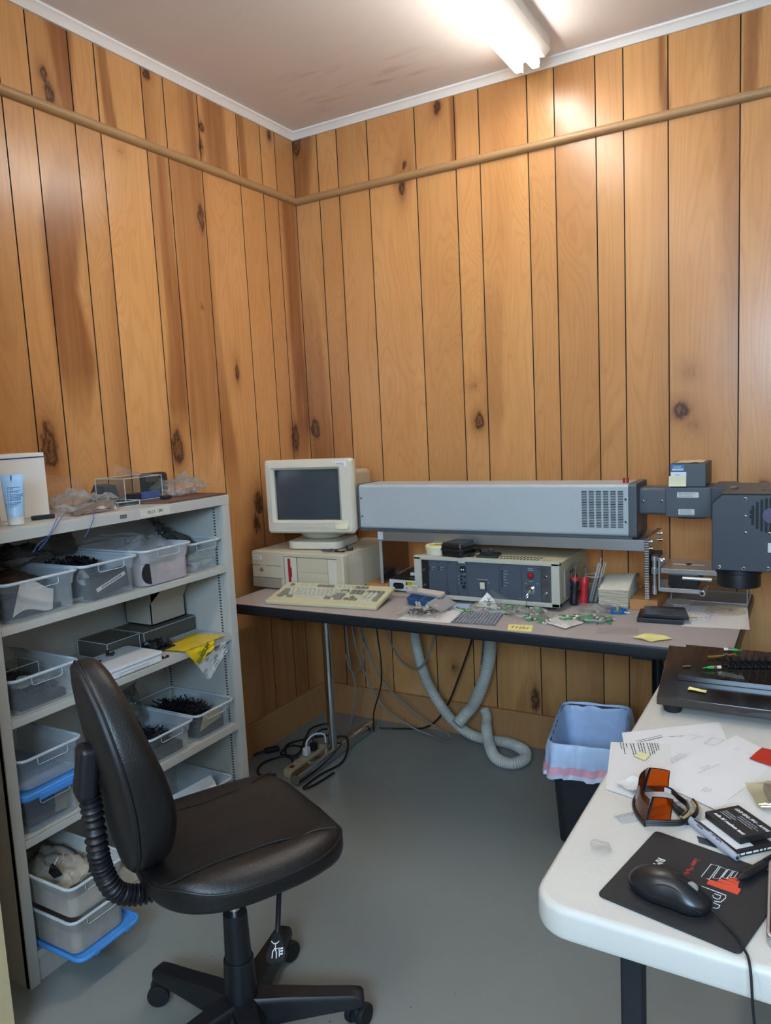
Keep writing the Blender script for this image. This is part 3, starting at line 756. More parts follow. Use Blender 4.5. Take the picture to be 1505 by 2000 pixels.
# ------------------------------------------------------------------ task chair (local x = right, y = forward)
def chair():
    t = thing('office_chair', 'black leather swivel task chair without arms, on a five star base', 'chair', (.98, -1.785, 0), math.radians(-27))
    # seat
    hw, f0, f1 = .224, -.205, .235; fc = (f0+f1)/2; hf = (f1-f0)/2
    def outl(a, k=1.):
        c, s_ = math.cos(a), math.sin(a); e = 2/3.1
        x = hw*math.copysign(abs(c)**e, c); y = hf*math.copysign(abs(s_)**e, s_)
        x *= 1-.05*(y/hf)*0 - (.10 if y < 0 else .02)*abs(y/hf)**2
        return x*k, fc+y*k
    def top(x, y, k):
        q = min(1, abs(x)/hw)
        z = .529+.014*math.exp(-((q-.72)/.2)**2)-.006*math.exp(-(x/.06)**2)
        z += -.02*max(0, (y-.13)/.12)**2+.004*max(0, -y/.2)
        q2 = abs(abs(x)-.145)
        z -= .005*math.exp(-(q2/.007)**2)*(1 if k < .9 else 0)
        return z
    b = B(); prof = [(0.001, 0), (.1, 0), (.2, 0), (.3, 0), (.4, 0), (.5, 0), (.58, 0), (.66, 0), (.74, 0), (.82, -.001), (.89, -.003), (.94, -.007), (.975, -.013), (.995, -.022), (1., -.034), (1., -.050), (.985, -.060), (.95, -.065), (.6, -.066), (.001, -.066)]
    n = 64; bm = bmesh.new(); rings = []
    for k, dz in prof:
        rg = []
        for i in range(n):
            x, y = outl(2*PI*i/n, k)
            z = top(x, y, k)+dz if dz > -.03 else .538+dz-.012*max(0, (y-.13)/.12)
            rg.append(bm.verts.new((x, y, z)))
        rings.append(rg)
    for A, C in zip(rings, rings[1:]):
        for i in range(n): bm.faces.new((A[i], C[i], C[(i+1) % n], A[(i+1) % n]))
    bmesh.ops.recalc_face_normals(bm, faces=bm.faces[:]); b._add(bm)
    seat = b.obj('seat', LEATHER, t, smooth=60)
    for s in (-1, 1):
        b = B(); P = []
        for i in range(25):
            y = -.19+.375*i/24; x = s*(.148-.02*math.sin(PI*i/24)+.02*(i/24)**3); P.append((x, y, min(top(x, y, .5), top(x, y, .5)-.35*max(0, y-.185))+.0003))
        b.tube(P, .0018, 6); b.obj('seam', LEATHER_B, seat)
    b = B(); P = []
    for i in range(64):
        x, y = outl(2*PI*i/64, .992); P.append((x, y, top(x, y, 1)-.02))
    b.tube(P, .0022, 6, closed=True); b.obj('piping', LEATHER_B, seat)
    b = B(); b.box(-.09, .09, -.12, .12, .44, .474, .01); b.box(-.05, .05, -.16, -.08, .43, .47, .01); b.obj('seat_plate', BLACK_PL, t)
    # backrest
    zc, hz, hb = .750, .228, .150
    def fs(z):
        kn = [(.50, -.222), (.54, -.220), (.6, -.222), (.7, -.230), (.8, -.245), (.9, -.263), (1.0, -.288), (1.05, -.302)]
        for a, c in zip(kn, kn[1:]):
            if z <= c[0]: 
                q = max(0, (z-a[0])/(c[0]-a[0])); return a[1]+(c[1]-a[1])*q
        return kn[-1][1]
    def bo(a, k):
        c, s_ = math.cos(a), math.sin(a); e = 2/2.3
        x = hb*math.copysign(abs(c)**e, c)*k; z = hz*math.copysign(abs(s_)**e, s_)*k
        x *= 1-abs(z/hz)**2*(.38 if z > 0 else .12)
        return x, zc+z
    def disc(prof, name, m):
        bm = bmesh.new(); rings = []; n = 56
        for k, d in prof:
            rg = []
            for i in range(n):
                x, z = bo(2*PI*i/n, k)
                lum = .012*math.exp(-((z-.66)/.1)**2) if d > 0 else 0
                d_ = d*(1-.32*max(0, (z-zc)/hz)) if d > 0 else d
                rg.append(bm.verts.new((x, fs(z)+d_+lum*min(1, d/.05)+.02*(x/hb)**2*0, z)))
            rings.append(rg)
        for A, C in zip(rings, rings[1:]):
            for i in range(n): bm.faces.new((A[i], C[i], C[(i+1) % n], A[(i+1) % n]))
        bm.faces.new(rings[0]); bm.faces.new(rings[-1][::-1])
        bmesh.ops.recalc_face_normals(bm, faces=bm.faces[:]); b = B(); b._add(bm); return b.obj(name, m, t, smooth=60)
    pad = disc([(.97, -.002), (1., .004), (1.005, .015), (1.005, .035), (.99, .05), (.955, .062), (.88, .069), (.7, .073), (.4, .074), (.1, .074)], 'backrest', LEATHER)
    disc([(.985, .002), (.985, -.006), (.95, -.013), (.8, -.021), (.5, -.026), (.1, -.027)], 'back_shell', LEATHER_B)
    b = B(); P = []
    for i in range(56):
        x, z = bo(2*PI*i/56, .998); P.append((x, fs(z)-.0005, z))
    b.tube(P, .0025, 6, closed=True); b.obj('piping', LEATHER_B, pad)
    # bracket and bellows
    b = B(TR(0, -.283, .75, -.16)); b.box(-.028, .028, -.022, .02, -.055, .055, .014, 4)
    b.obj('back_bracket', BLACK_PL, t)
    path = spline([(0, -.285, .715), (0, -.281, .66), (0, -.278, .58), (0, -.272, .53), (0, -.252, .478), (0, -.212, .452), (0, -.16, .446), (0, -.08, .452)], 26)
    b = B(); nn = len(path)
    b.tube(path, lambda q: .0195+.0035*math.sin(q*34*2*PI), 16); b.obj('bellows_sleeve', BLACK_PL, t)
    # column
    B().cyl((0, 0, .31), (0, 0, .445), .0145, n=28).obj('gas_lift', STEEL, t)
    B().cyl((0, 0, .2), (0, 0, .325), .031, .0275, 28, bev=.003).obj('column_cover', BLACK_PL, t)
    B().cyl((0, 0, .06), (0, 0, .212), .040, .0345, 28, bev=.003).obj('column_cover', BLACK_PL, t)
    B().lathe([(.01, .045), (.058, .05), (.064, .075), (.052, .10), (.04, .115), (.01, .116)], 28).obj('hub', BLACK_PL, t)
    for k in range(5):
        a = math.radians(35+27+72*k); R = Matrix.Rotation(a, 4, 'Z')
        b = B(R); bm = bmesh.new(); rings = []
        for (x, w, z0, z1) in ((.03, .031, .05, .118), (.1, .028, .055, .112), (.18, .0255, .06, .102), (.255, .024, .064, .094), (.277, .0225, .066, .09), (.284, .017, .07, .085)):
            rings.append([bm.verts.new(p) for p in ((x, -w, z0), (x, w, z0), (x, w, z1-.01), (x, w*.72, z1), (x, -w*.72, z1), (x, -w, z1-.01))])
        for A, C in zip(rings, rings[1:]):
            for i in range(6): bm.faces.new((A[i], A[(i+1) % 6], C[(i+1) % 6], C[i]))
        bm.faces.new(rings[0][::-1]); bm.faces.new(rings[-1]); bmesh.ops.recalc_face_normals(bm, faces=bm.faces[:])
        b._add(bm); arm = b.obj('base_arm', BLACK_PL, t, smooth=50)
        sw = (.9, -.5, .6, 2.2, 1.4)[k]
        M = Matrix.Translation(R @ Vector((.262, 0, 0))) @ Matrix.Rotation(a+sw, 4, 'Z')
        b = B(M); b.cyl((0, 0, .03), (0, 0, .068), .006, n=12)
        P = [(.028*math.cos(q)+.012, .0, .028+.028*math.sin(q)) for q in [PI*j/10 for j in range(11)]]
        b.cyl((.012, -.009, .029), (.012, .009, .029), .024, n=20, bev=.003)
        ca = b.obj('caster', BLACK_PL, t)
        for s in (-1, 1):
            b = B(M); b.cyl((.012, s*.010, .0275), (.012, s*.025, .0275), .0272, n=24, bev=.004); b.obj('wheel', BLACK_SOFT, ca)
    # height lever with its paddle and printed figure
    p0 = Vector((.13, .06, .445)); p1 = Vector((.205, .015, .378))
    b = B(); b.cyl(p0, p1, .0055, n=10); lv = b.obj('height_lever', BLACK_PL, t)
    d = (p1-p0).normalized(); M = Matrix.Translation(p1) @ Matrix(((d.x, .0, .0, 0), (d.y, 0, 0, 0), (d.z, 0, 0, 0), (0, 0, 0, 1)))
    # paddle: flat drop shape whose face looks toward the viewer's side of the chair
    ax = d; nrm = Vector((.55, -.75, .35)); nrm = (nrm-ax*nrm.dot(ax)).normalized(); sd = nrm.cross(ax)
    Mp = Matrix((( ax.x, sd.x, nrm.x, p1.x), (ax.y, sd.y, nrm.y, p1.y), (ax.z, sd.z, nrm.z, p1.z), (0, 0, 0, 1)))
    pol = [(-.005, -.008), (.010, -.013), (.024, -.02), (.036, -.024), (.047, -.02), (.052, -.008), (.052, .008), (.047, .02), (.036, .024), (.024, .02), (.010, .013), (-.005, .008)]
    pd = B(Mp).prism(pol, -.006, .006, .003, 2).obj('lever_paddle', BLACK_PL, lv)
    b = B(Mp @ TR(-.008, 0, 0))
    for q in ([(.018, -.010), (.024, -.004), (.024, .004), (.021, .008)], [(.024, 0), (.034, .0), (.034, .009), (.05, .010)], [(.034, .0), (.042, .003), (.052, .003)], [(.032, .0), (.038, -.006), (.05, -.007)]):
        b.tube([(x, y, .0064) for x, y in q], .0011, 5)
    for k in range(3): b.box(.034+k*.005, .037+k*.005, .012, .018, .006, .0066)
    b.obj('pictogram', LETTER_W, pd)
chair()
# ------------------------------------------------------------------ the grey desk along the back wall
D = .745
LAM = mat('grey_laminate', '#a89d97', .45, var=.07, scale=160, bump=.05)
EDGE = mat('black_edge', '#1d2023', .38, bump=.1)
def desk():
    t = thing('desk', 'grey laminate worktable with black edging and chrome T legs, along the back wall', 'desk', (1.015, -.415, 0))
    P = rrect(-.912, .914, -.379, .379, .045, 6)
    B().prism(P, .7095, D, .001).obj('desktop', LAM, t)
    B().box(-.90, .90, -.365, .365, .7005, .7092).obj('underside', BLACK_SOFT, t)
    b = B(); Q = rrect(-.914, .916, -.381, .381, .047, 6)
    bm = bmesh.new(); prof = [(-.006, .747-.0035), (.003, .7445), (.006, .738), (.006, .715), (.002, .709), (-.01, .708)]
    R = []
    for d, z in prof: R.append([bm.verts.new((x, y, z)) for x, y in rrect(-.914-d, .916+d, -.381-d, .381+d, .047+d, 6)])
    for A, C in zip(R, R[1:]):
        for i in range(len(A)): bm.faces.new((A[i], C[i], C[(i+1) % len(A)], A[(i+1) % len(A)]))
    b._add(bm); b.obj('edge_band', EDGE, t)
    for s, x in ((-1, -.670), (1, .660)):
        lg = B().cyl((x, -.04, .04), (x, -.04, .70), .019, n=28).obj('leg', STEEL if s < 0 else mat('chrome_dark_reflection', '#2c3036', .22, .9), t)  # right leg: same chrome, coloured dark to imitate what it reflects
        b = B(); b.prism([(-.022, 0), (.022, 0), (.024, .012), (.02, .036), (.012, .044), (-.012, .044), (-.02, .036), (-.024, .012)], -.275, .315, .004, M=Matrix.Translation((x-.003, -.0, .006)) @ Matrix.Rotation(PI/2, 4, 'X'))
        ft = b.obj('foot', STEEL, lg)
        for e in (-.27, .24): B().cyl((x-.003, e, 0), (x-.003, e, .008), .014, n=14).obj('glide', BLACK_SOFT, lg)
        B().box(x-.03, x+.03, -.3, .3, .672, .7003, .004).obj('bracket', BLACK_PL, lg)
    return t
desk()

PUTTY = mat('putty_plastic', '#c3baa0', .45, var=.04, bump=.08)
PUTTY_D = mat('putty_shade', '#9a917c', .5, var=.04)
PUTTY_L = mat('putty_light', '#cdc8b6', .45, var=.03)
DARKP = mat('recess_dark', '#3c3a34', .7)
# desktop computer, lying flat
def computer():
    t = thing('desktop_computer', 'beige horizontal desktop computer case under the tube monitor', 'computer', (.275, -.530, D+.0004), 0)
    w, h = .232, .162
    B().box(-w+.003, w-.003, .03, .415, .006, h-.002, .003).obj('case_cover', PUTTY, t)
    fb = B().prism([(x, z) for x, z in rrect(-w, w, .005, h, .012, 4)], -.035, .012, .006, 3, M=Matrix.Rotation(PI/2, 4, 'X')).obj('front_bezel', PUTTY, t)
    f = -.0125
    B().box(-w+.002, -w+.155, f-.001, f+.01, .008, .048, .001).obj('intake_panel', PUTTY_D, fb)
    b = B(); b.box(-w+.004, -w+.05, f-.0006, f+.002, .1005, .102); b.obj('seam', DARKP, fb); b = B(); b.box(-w+.076, -w+.155, f-.0006, f+.002, .1005, .102); b.obj('seam', DARKP, fb)
    b = B(); b.box(-w+.002, -w+.16, f-.0006, f+.002, .0485, .05); b.obj('seam', DARKP, fb)
    B().cyl((-w+.053, f+.002, .082), (-w+.053, f-.004, .082), .009, n=20, bev=.002).obj('power_button', mat('button_grey', '#77756e', .4), fb)
    for x in (.045, .064): B().box(-w+x-.004, -w+x+.004, f-.001, f+.002, .1, .103, .0005).obj('indicator', mat('amber_led', '#b8a14a', .3), fb)
    l = B().box(-w+.01, -w+.055, f-.0012, f+.002, .124, .142, .0005).obj('asset_label', PAPER, fb); b = B(); lines(b, -w+.016, -w+.05, (.136, .131), .0022, f-.0012, 3); b.obj('label_print', INKG, l)
    B().box(-w+.165, -w+.235, f-.0008, f+.002, .016, .142).obj('bay_panel', PUTTY_L, fb)
    bay = B().box(-w+.17, -w+.176, f-.001, f+.002, .018, .14).obj('bay_slot', PUTTY_D, fb)
    b = B(); b.box(-w+.194, -w+.206, f-.004, f+.001, .02, .136, .001); b.box(-w+.206, -w+.211, f-.003, f+.001, .06, .1, .001)
    b.obj('red_drive_tab', mat('red_plastic', '#9c1f26', .4), fb, label='red tab standing in the drive slot')
    for z0, z1 in ((.084, .138), (.026, .081)):
        dr = B().box(-w+.24, -w+.39, f-.002, f+.002, z0, z1, .0015).obj('drive_cover', PUTTY, fb)
        b = B(); b.box(-w+.392, -w+.432, f-.0035, f+.002, z0-.002, z1+.002, .002); b.obj('drive_latch', PUTTY_L, fb)
    for x in (.238, .391): B().box(-w+x-.0007, -w+x+.0007, f-.0008, f+.003, .02, .142).obj('seam', DARKP, fb)
    B().box(-w+.17, -w+.435, f-.001, f+.003, .1425, .144).obj('seam', DARKP, fb)
    for x in (-.19, .19):
        for y in (.03, .37): B().cyl((x, y, 0), (x, y, .007), .012, n=12).obj('foot', BLACK_SOFT, t)
    return t
computer()
def monitor():
    t = thing('tube_monitor', 'beige bulky tube monitor with a dark blank screen, standing on the desktop computer', 'monitor', (.306, -.47, .9075), .167)
    zc = 1.13-.9075; w, h = .2, .154
    # bezel with opening
    b = B(); bm = bmesh.new()
    def rg(x0, x1, z0, z1, y, r): return [bm.verts.new((x, y, z)) for x, z in rrect(x0, x1, z0, z1, r, 5)]
    sx0, sx1, sz0, sz1 = -.157, .137, -.098, .112
    R = [rg(-w*.97, w*.97, zc-h*.94, zc+h*.96, .06, .012), rg(-w, w, zc-h*.98, zc+h, .035, .014), rg(-w, w, zc-h, zc+h, .012, .014), rg(-w+.008, w-.008, zc-h+.008, zc+h-.008, .0, .012),
         rg(sx0-.012, sx1+.012, zc+sz0-.010, zc+sz1+.010, -.004, .006), rg(sx0, sx1, zc+sz0, zc+sz1, .008, .003), rg(sx0, sx1, zc+sz0, zc+sz1, .02, .003)]
    for A, C in zip(R, R[1:]):
        for i in range(len(A)): bm.faces.new((A[i], A[(i+1) % len(A)], C[(i+1) % len(A)], C[i]))
    bmesh.ops.recalc_face_normals(bm, faces=bm.faces[:]); b._add(bm)
    bz = b.obj('front_bezel', PUTTY_L, t, smooth=35)
    def scr(u, v):
        x = sx0+(sx1-sx0)*u; z = zc+sz0+(sz1-sz0)*v
        return Vector((x, .0125+.012*(((u-.5)*2)**2+((v-.5)*2)**2*.6)-.004, z))
    B().grid(scr, 16, 12).obj('screen', mat('screen_glass', '#3c464d', .2, var=.03, coat=.4), bz)
    b = B(); b.box(-.098, .094, -.0035, .002, zc-.143+.013, zc-.143+.0165, .001); b.obj('ledge', PUTTY, bz)
    lg = B().lathe([(.001, 0), (.017, 0), (.017, .0012), (.001, .0015)], 24, Matrix.Translation((-.012, .0005, zc-.117)) @ FR, 1, .38).obj('maker_badge', mat('badge_grey', '#8f9499', .35, .5), bz)
    b = B(); b.tube([(-.024, -.0014, zc-.119), (-.015, -.0014, zc-.114), (-.008, -.0014, zc-.119), (.0, -.0014, zc-.1155)], .0009, 5); b.obj('badge_mark', INK, lg)
    l = B().box(.128, .18, -.0022, .002, zc+.122, zc+.142, .0006).obj('asset_label', mat('label_white', '#e3e6ec', .5), bz); b = B(); lines(b, .136, .172, (zc+.135, zc+.13), .0026, -.0024, 5); b.obj('label_print', INKG, l)
    nt_ = sheet(lambda u, v: Vector((.119+.056*u+.004*v*u, -.0035-.010*(1-v)**2*u, zc-.134+.036*v+.002*u)), 8, 8).obj('sticky_note', mat('sticky_pale', '#d9d6b4', .7), bz)
    # tube housing behind
    b = B(); bm = bmesh.new()
    R = [rg2 for rg2 in ()]
    def rq(x0, x1, z0, z1, y, r): return [bm.verts.new((x, y, z)) for x, z in rrect(x0, x1, z0, z1, r, 4)]
    R = [rq(-.18, .18, zc-.138, zc+.128, .055, .015), rq(-.178, .178, zc-.134, zc+.122, .1, .02), rq(-.165, .165, zc-.118, zc+.098, .14, .02), rq(-.16, .16, zc-.112, zc+.092, .3, .02), rq(-.14, .14, zc-.1, zc+.07, .34, .03)]
    for A, C in zip(R, R[1:]):
        for i in range(len(A)): bm.faces.new((A[i], A[(i+1) % len(A)], C[(i+1) % len(A)], C[i]))
    bm.faces.new(R[-1]); bmesh.ops.recalc_face_normals(bm, faces=bm.faces[:]); b._add(bm)
    b.obj('rear_housing', PUTTY, t)
    # tilt neck and base
    B().lathe([(.001, .03), (.06, .032), (.085, .045), (.10, .068), (.001, .07)], 32, Matrix.Translation((0, .13, 0)), 1.1, .9).obj('tilt_neck', PUTTY, t)
    B().prism(rrect(-.125, .125, .005, .245, .05, 8), 0, .032, .007, 3).obj('base', PUTTY_L, t)
    return t
monitor()

# keyboard
def keyboard():
    t = thing('keyboard', 'cream full size computer keyboard in front of the desktop computer', 'keyboard', (.284, -.763, D), math.radians(6.6))
    L_, Dp, tl = .47, .19, math.atan2(.033, .19)
    M = Matrix.Rotation(tl, 4, 'X')
    b = B(M); b.box(0, L_, 0, Dp, 0, .016, .004, 3); cs = b.obj('keyboard_case', mat('keyboard_cream', '#c5bc96', .45, var=.04), t)
    kl = mat('key_light', '#b9b7a2', .5, var=.03); kd = mat('key_grey', '#7f7b6c', .5, var=.03)
    for s in (.03, L_-.06): B().box(s, s+.03, Dp-.03, Dp-.01, .0, .026, .003).obj('rear_foot', PUTTY_D, t)
    cache = {}
    def key(x, y, w, d=.0155, dark=False):
        k = (round(w, 4), round(d, 4), dark)
        if k not in cache:
            b = B(); b.prism([(-w/2, -d/2), (w/2, -d/2), (w/2, d/2), (-w/2, d/2)], 0, .0085, .0012, 1, top_scale=.8)
            o = b.obj('key', kd if dark else kl, t); cache[k] = o
        else:
            o = cache[k].copy(); COL.objects.link(o); o.parent = t
        o.matrix_local = M @ Matrix.Translation((x, y, .0145))
    p = .0187; x0 = .028
    def row(y, items):
        x = x0
        for it in items:
            w, dk = it
            if dk is not None: key(x+w*p/2, y, w*p-.003, dark=dk)
            x += w*p
    ys = [.158, .122, .1035, .085, .0665, .048]
    row(ys[0], [(1, 1), (1, None), (1, 0), (1, 0), (1, 0), (1, 0), (.5, None), (1, 1), (1, 1), (1, 1), (1, 1), (.5, None), (1, 0), (1, 0), (1, 0), (1, 0)])
    row(ys[1], [(1, 0)]*13+[(2, 1)])
    row(ys[2], [(1.5, 1)]+[(1, 0)]*12+[(1.5, 0)])
    row(ys[3], [(1.75, 1)]+[(1, 0)]*11+[(2.25, 1)])
    row(ys[4], [(2.25, 1)]+[(1, 0)]*10+[(2.75, 1)])
    row(ys[5], [(1.5, 1), (.8, None), (1.5, 1), (7.2, 0), (1.5, 1), (.7, None), (1.8, 1)])
    xn = x0+15.4*p
    for j in range(3): key(xn+p*(j+.5), ys[0], p-.003, dark=True)
    for r_ in (1, 2):
        for j in range(3): key(xn+p*(j+.5), ys[r_], p-.003, dark=True)
    key(xn+p*1.5, ys[4], p-.003, dark=True)
    for j in range(3): key(xn+p*(j+.5), ys[5], p-.003, dark=True)
    xp = x0+18.8*p
    for r_ in range(1, 5):
        for j in range(3): key(xp+p*(j+.5), ys[r_], p-.003, dark=(r_ == 1))
        if r_ in (1, 2): key(xp+p*3.5, ys[r_], p-.003, dark=True)
    key(xp+p*3.5, (ys[3]+ys[4])/2, p-.003, .034, True); key(xp+p, ys[5], 2*p-.003); key(xp+p*2.5, ys[5], p-.003); key(xp+p*3.5, ys[5], p-.003, dark=True)
keyboard()
bag('little clear bag of metal bits on the computer in front of the monitor base', (.40, -.487, .9075), .055, .028, .012, 61, BAGD, cr=.01)
chip('flat black clip on the computer right of the bag of metal bits', .452, -.478, .9075, .1, .045, .012, .005)
chip('upright black clip at the right front of the monitor base', .475, -.44, .9075, .4, .028, .014, .014)
stiff('tall clear zip bag leaning on the right side of the desktop computer', [(.515, -.53, .748), (.575, -.50, .748), (.553, -.47, .89), (.512, -.52, .918)], BAGM, seed=13, cr=.008)

# ------------------------------------------------------------------ laser marking machine
WOODB = mat('pine_block', '#b07a45', .6, var=.2, scale=18, stretch=(1, 12, 1), bump=.2)
t = B().box(.52, .635, -.397, -.15, D+.0004, .766, .002); solo(t, 'wood_block', WOODB, 'light wood block under the left leg of the aluminium bench', 'wood block')
t = B().box(1.577, 1.668, -.411, -.15, D+.0004, .782, .002); solo(t, 'wood_block', WOODB, 'thick light wood block under the right leg of the aluminium bench', 'wood block')
def bench():
    t = thing('aluminium_bench', 'aluminium bridge stand carrying the laser over the grey desk', 'stand', (1.1, -.29, .766))
    ox, oy, oz = 1.1, -.29, .766
    M = Matrix.Translation((-ox, -oy, -oz))
    B(M).box(.588, 1.626, -.398, -.17, .946, .984, .001).obj('bench_plate', ALU, t)
    POL = mat('polished_aluminium', '#a9a39c', .18, .95, var=.05)
    ll = B(M).box(.588, .603, -.392, -.17, .7665, .946, .001).obj('leg', POL, t)
    B(M).box(.589, .602, -.3935, -.3922, .768, .945).obj('front_edge', mat('milled_bright', '#d5d8d8', .3, .7), ll)
    rl = B(M).box(1.6265, 1.6415, -.41, -.17, .7825, .992, .001).obj('leg', POL, t)
    b = B(M)
    for k in range(24): b.box(1.628, 1.640, -.4112, -.4098, .786+k*.0085, .789+k*.0085, M=None)
    b.obj('milled_edge', mat('milled_bright', '#d5d8d8', .3, .7), rl)
    for (y, z) in ((-.385, .978), (-.385, .955), (-.2, .978), (-.2, .955)):
        B(M).cyl((1.6415, y, z), (1.650, y, z), .0055, n=14, bev=.001).obj('cap_screw', STEEL, t)
    tp = B(M).box(.5885, .612, -.3995, -.398, .95, .982).obj('tape_piece', mat('frosted_tape', '#b9bcc2', .5), t)
    return t
bench()
LGREY = mat('laser_light_grey', '#a9b2b4', .42, var=.03, bump=.12, bscale=500)
DGREY = mat('laser_dark_grey', '#4c5157', .45, var=.04, bump=.15, bscale=500)
HEADG = mat('head_charcoal', '#373b41', .45, var=.05, bump=.15, bscale=500)
LABW = mat('warning_label', '#c4c8c6', .55)
def screw(x, y, z, r, parent, M, ax=(0, -1, 0)):
    a = Vector(ax); p = Vector((x, y, z))
    b = B(M); b.cyl(p-a*.001, p+a*.0025, r, n=12, bev=.0008); sc = b.obj('screw', STEEL, parent)
    b = B(M); b.cyl(p+a*.0024, p+a*.0028, r*.45, n=6); b.obj('screw_recess', SHELF_DARK, sc)
def laser():
    t = thing('laser_marker', 'long grey laser marking unit with dark beam tube and scan head, on the bench', 'laser machine', (1.1, -.31, .984))
    M = Matrix.Translation((-1.1, .31, -.984))
    z0, z1, yf, yb = .994, 1.172, -.40, -.225
    b = B(M); prof = rrect(yf, yb, z0, z1, .012, 4)
    X = Matrix(((0, 0, 1, 0), (1, 0, 0, 0), (0, 1, 0, 0), (0, 0, 0, 1)))     # (y,z,x) -> world
    b.prism(prof, .511, 1.574, .0, M=X); hs = b.obj('laser_housing', LGREY, t)
    prof2 = rrect(yf-.003, yb+.003, z0-.004, z1+.003, .012, 4)
    b = B(M); b.prism(prof2, .503, .511, .002, M=X); b.obj('end_cap', DGREY, t)
    b = B(M); b.prism(prof2, 1.574, 1.602, .003, M=X); ec = b.obj('end_cap', DGREY, t)
    b = B(M); b.box(.507, 1.585, yf+.004, yb-.004, .985, .995); b.obj('base_strip', DGREY, t)
    V = B(M)
    for c in range(6):
        xx = 1.417+c*.0245
        for r_ in range(23):
            zz = 1.024+r_*.0056; V.box(xx, xx+.018, yf-.0006, yf+.001, zz, zz+.0028)
    V.obj('vent_grille', SHELF_DARK, hs)
    for (x, z) in ((.52, 1.118), (.52, 1.044), (1.566, 1.122), (1.566, 1.045)): screw(x, yf, z, .0045, hs, M)
    for x in (1.549, 1.561):
        B(M).cyl((x, -.345, 1.172), (x, -.345, 1.19), .0042, n=12, bev=.0015).obj('red_indicator', mat('red_lens', '#a3161c', .25), t)
    # engraved plate on the end cap
    pl = B(M).box(1.6022, 1.6028, -.385, -.315, 1.004, 1.034).obj('gold_plate', DGREY, ec)
    b = B(M)
    for k in range(3): b.box(1.6028, 1.6032, -.382+.004*k, -.318, 1.009+k*.008, 1.0125+k*.008)
    b.obj('plate_print', mat('gold_ink', '#8b6a3a', .5), pl)
    # beam tube
    b = B(M); b.prism(rrect(-.35, -.25, 1.064, 1.156, .01, 3), 1.602, 1.686, 0, M=X); bt = b.obj('beam_tube', DGREY, t)
    screw(1.612, -.35, 1.11, .005, bt, M); screw(1.672, -.35, 1.11, .0055, bt, M)
    b = B(M); b.box(1.684, 1.832, -.355, -.20, 1.057, 1.158, .005); sb = b.obj('shutter_box', DGREY, t)
    B(M).cyl((1.76, -.28, 1.05), (1.76, -.28, 1.06), .055, n=32, bev=.002).obj('port_flange', HEADG, sb)
    for (x0, x1, a, c, n) in ((1.722, 1.789, 1.124, 1.142, 3), (1.726, 1.776, 1.066, 1.086, 4)):
        l = B(M).prism([(x, z) for x, z in rrect(x0, x1, a, c, .003, 3)], .3548, .3556, M=Matrix.Rotation(PI/2, 4, 'X')).obj('warning_label', LABW, sb)
        b = B(M); lines(b, x0+.005, x1-.005, [a+(c-a)*(k+.7)/(n+.4) for k in range(n)], .0022, -.3556, int(x0*1000)); b.obj('label_print', INKG, l)
    B(M).box(1.832, 1.9, -.42, -.22, 1.06, 1.165, .004).obj('mount_arm', HEADG, t)
    # scan head, in front of the shutter box and out beyond the end of the desk
    a0, a1, c0, c1 = 1.872, 2.12, .967, 1.180; ch = .024
    pol = [(a0, c0), (a1, c0), (a1, c1-ch), (a1-ch, c1), (a0+ch, c1), (a0, c1-ch)]
    b = B(M); b.prism(pol, .43, .745, .002, M=Matrix.Rotation(PI/2, 4, 'X')); hd = b.obj('scan_head', HEADG, t)
    b = B(M); b.prism([(a0+.001, c0+.001), (a1-.001, c0+.001), (a1-.001, c1-ch-.004), (a1-ch-.003, c1-.004), (a0+ch+.003, c1-.004), (a0+.001, c1-ch-.004)], .7475, .75, .0008, M=Matrix.Rotation(PI/2, 4, 'X'))
    fp = b.obj('face_plate', HEADG, hd)
    b = B(M); b.prism(pol, .7448, .7476, M=Matrix.Rotation(PI/2, 4, 'X') @ Matrix.Identity(4)); b.obj('plate_gap', SHELF_DARK, hd)
    for (x, z) in ((1.955, 1.166), (1.956, 1.117), (1.956, 1.072), (1.891, .976), (1.952, .975), (2.012, .978), (2.075, .978), (2.075, 1.166), (2.014, 1.072)): screw(x, -.75, z, .0052, fp, M)
    cx, cz, rr = 2.017, 1.122, .052
    b = B(M)
    for k in range(-4, 5):
        x = cx+k*.0108; hh = math.sqrt(max(0, rr*rr-(k*.0108)**2))*.92
        if hh > .004: b.prism([(p, q) for p, q in rrect(x-.0034, x+.0034, cz-hh, cz+hh, .003, 3)], .7495, .7512, M=Matrix.Rotation(PI/2, 4, 'X'))
    b.obj('fan_grille', SHELF_DARK, fp)
    b = B(M); b.cyl((cx, -.7505, cz), (cx, -.752, cz), .02, n=24); b.obj('fan_hub', mat('fan_hub_foil', '#5d586c', .3, .6, var=.4, scale=90), fp)
    for zz in (1.118, 1.131): B(M).box(1.966, 1.971, -.7512, -.7495, zz-.004, zz+.004, .001).obj('side_slot', SHELF_DARK, fp)
    l = B(M).box(2.011, 2.05, -.7515, -.7495, 1.022, 1.048).obj('white_sticker', LABW, fp)
    B(M).cyl((1.918, -.62, 1.178), (1.918, -.62, 1.186), .012, n=6).obj('hex_nut', STEEL, hd)
    b = B(M)
    for k in range(6): b.box(1.99+k*.018, 2.0+k*.018, -.66, -.654, 1.1795, 1.1806)
    b.obj('top_slots', SHELF_DARK, hd)
    B(M).box(a0-.004, a0+.001, -.70, -.67, 1.05, 1.10, .001).obj('side_tab', mat('tab_grey', '#8a8a88', .5), hd)
    b = B(M); b.cyl((1.933, -.655, .967), (1.933, -.655, .945), .0615, n=48, bev=.002); b.cyl((1.933, -.655, .946), (1.933, -.655, .907), .0575, n=48, bev=.003)
    ln = b.obj('scan_lens', BLACK_PL, hd)
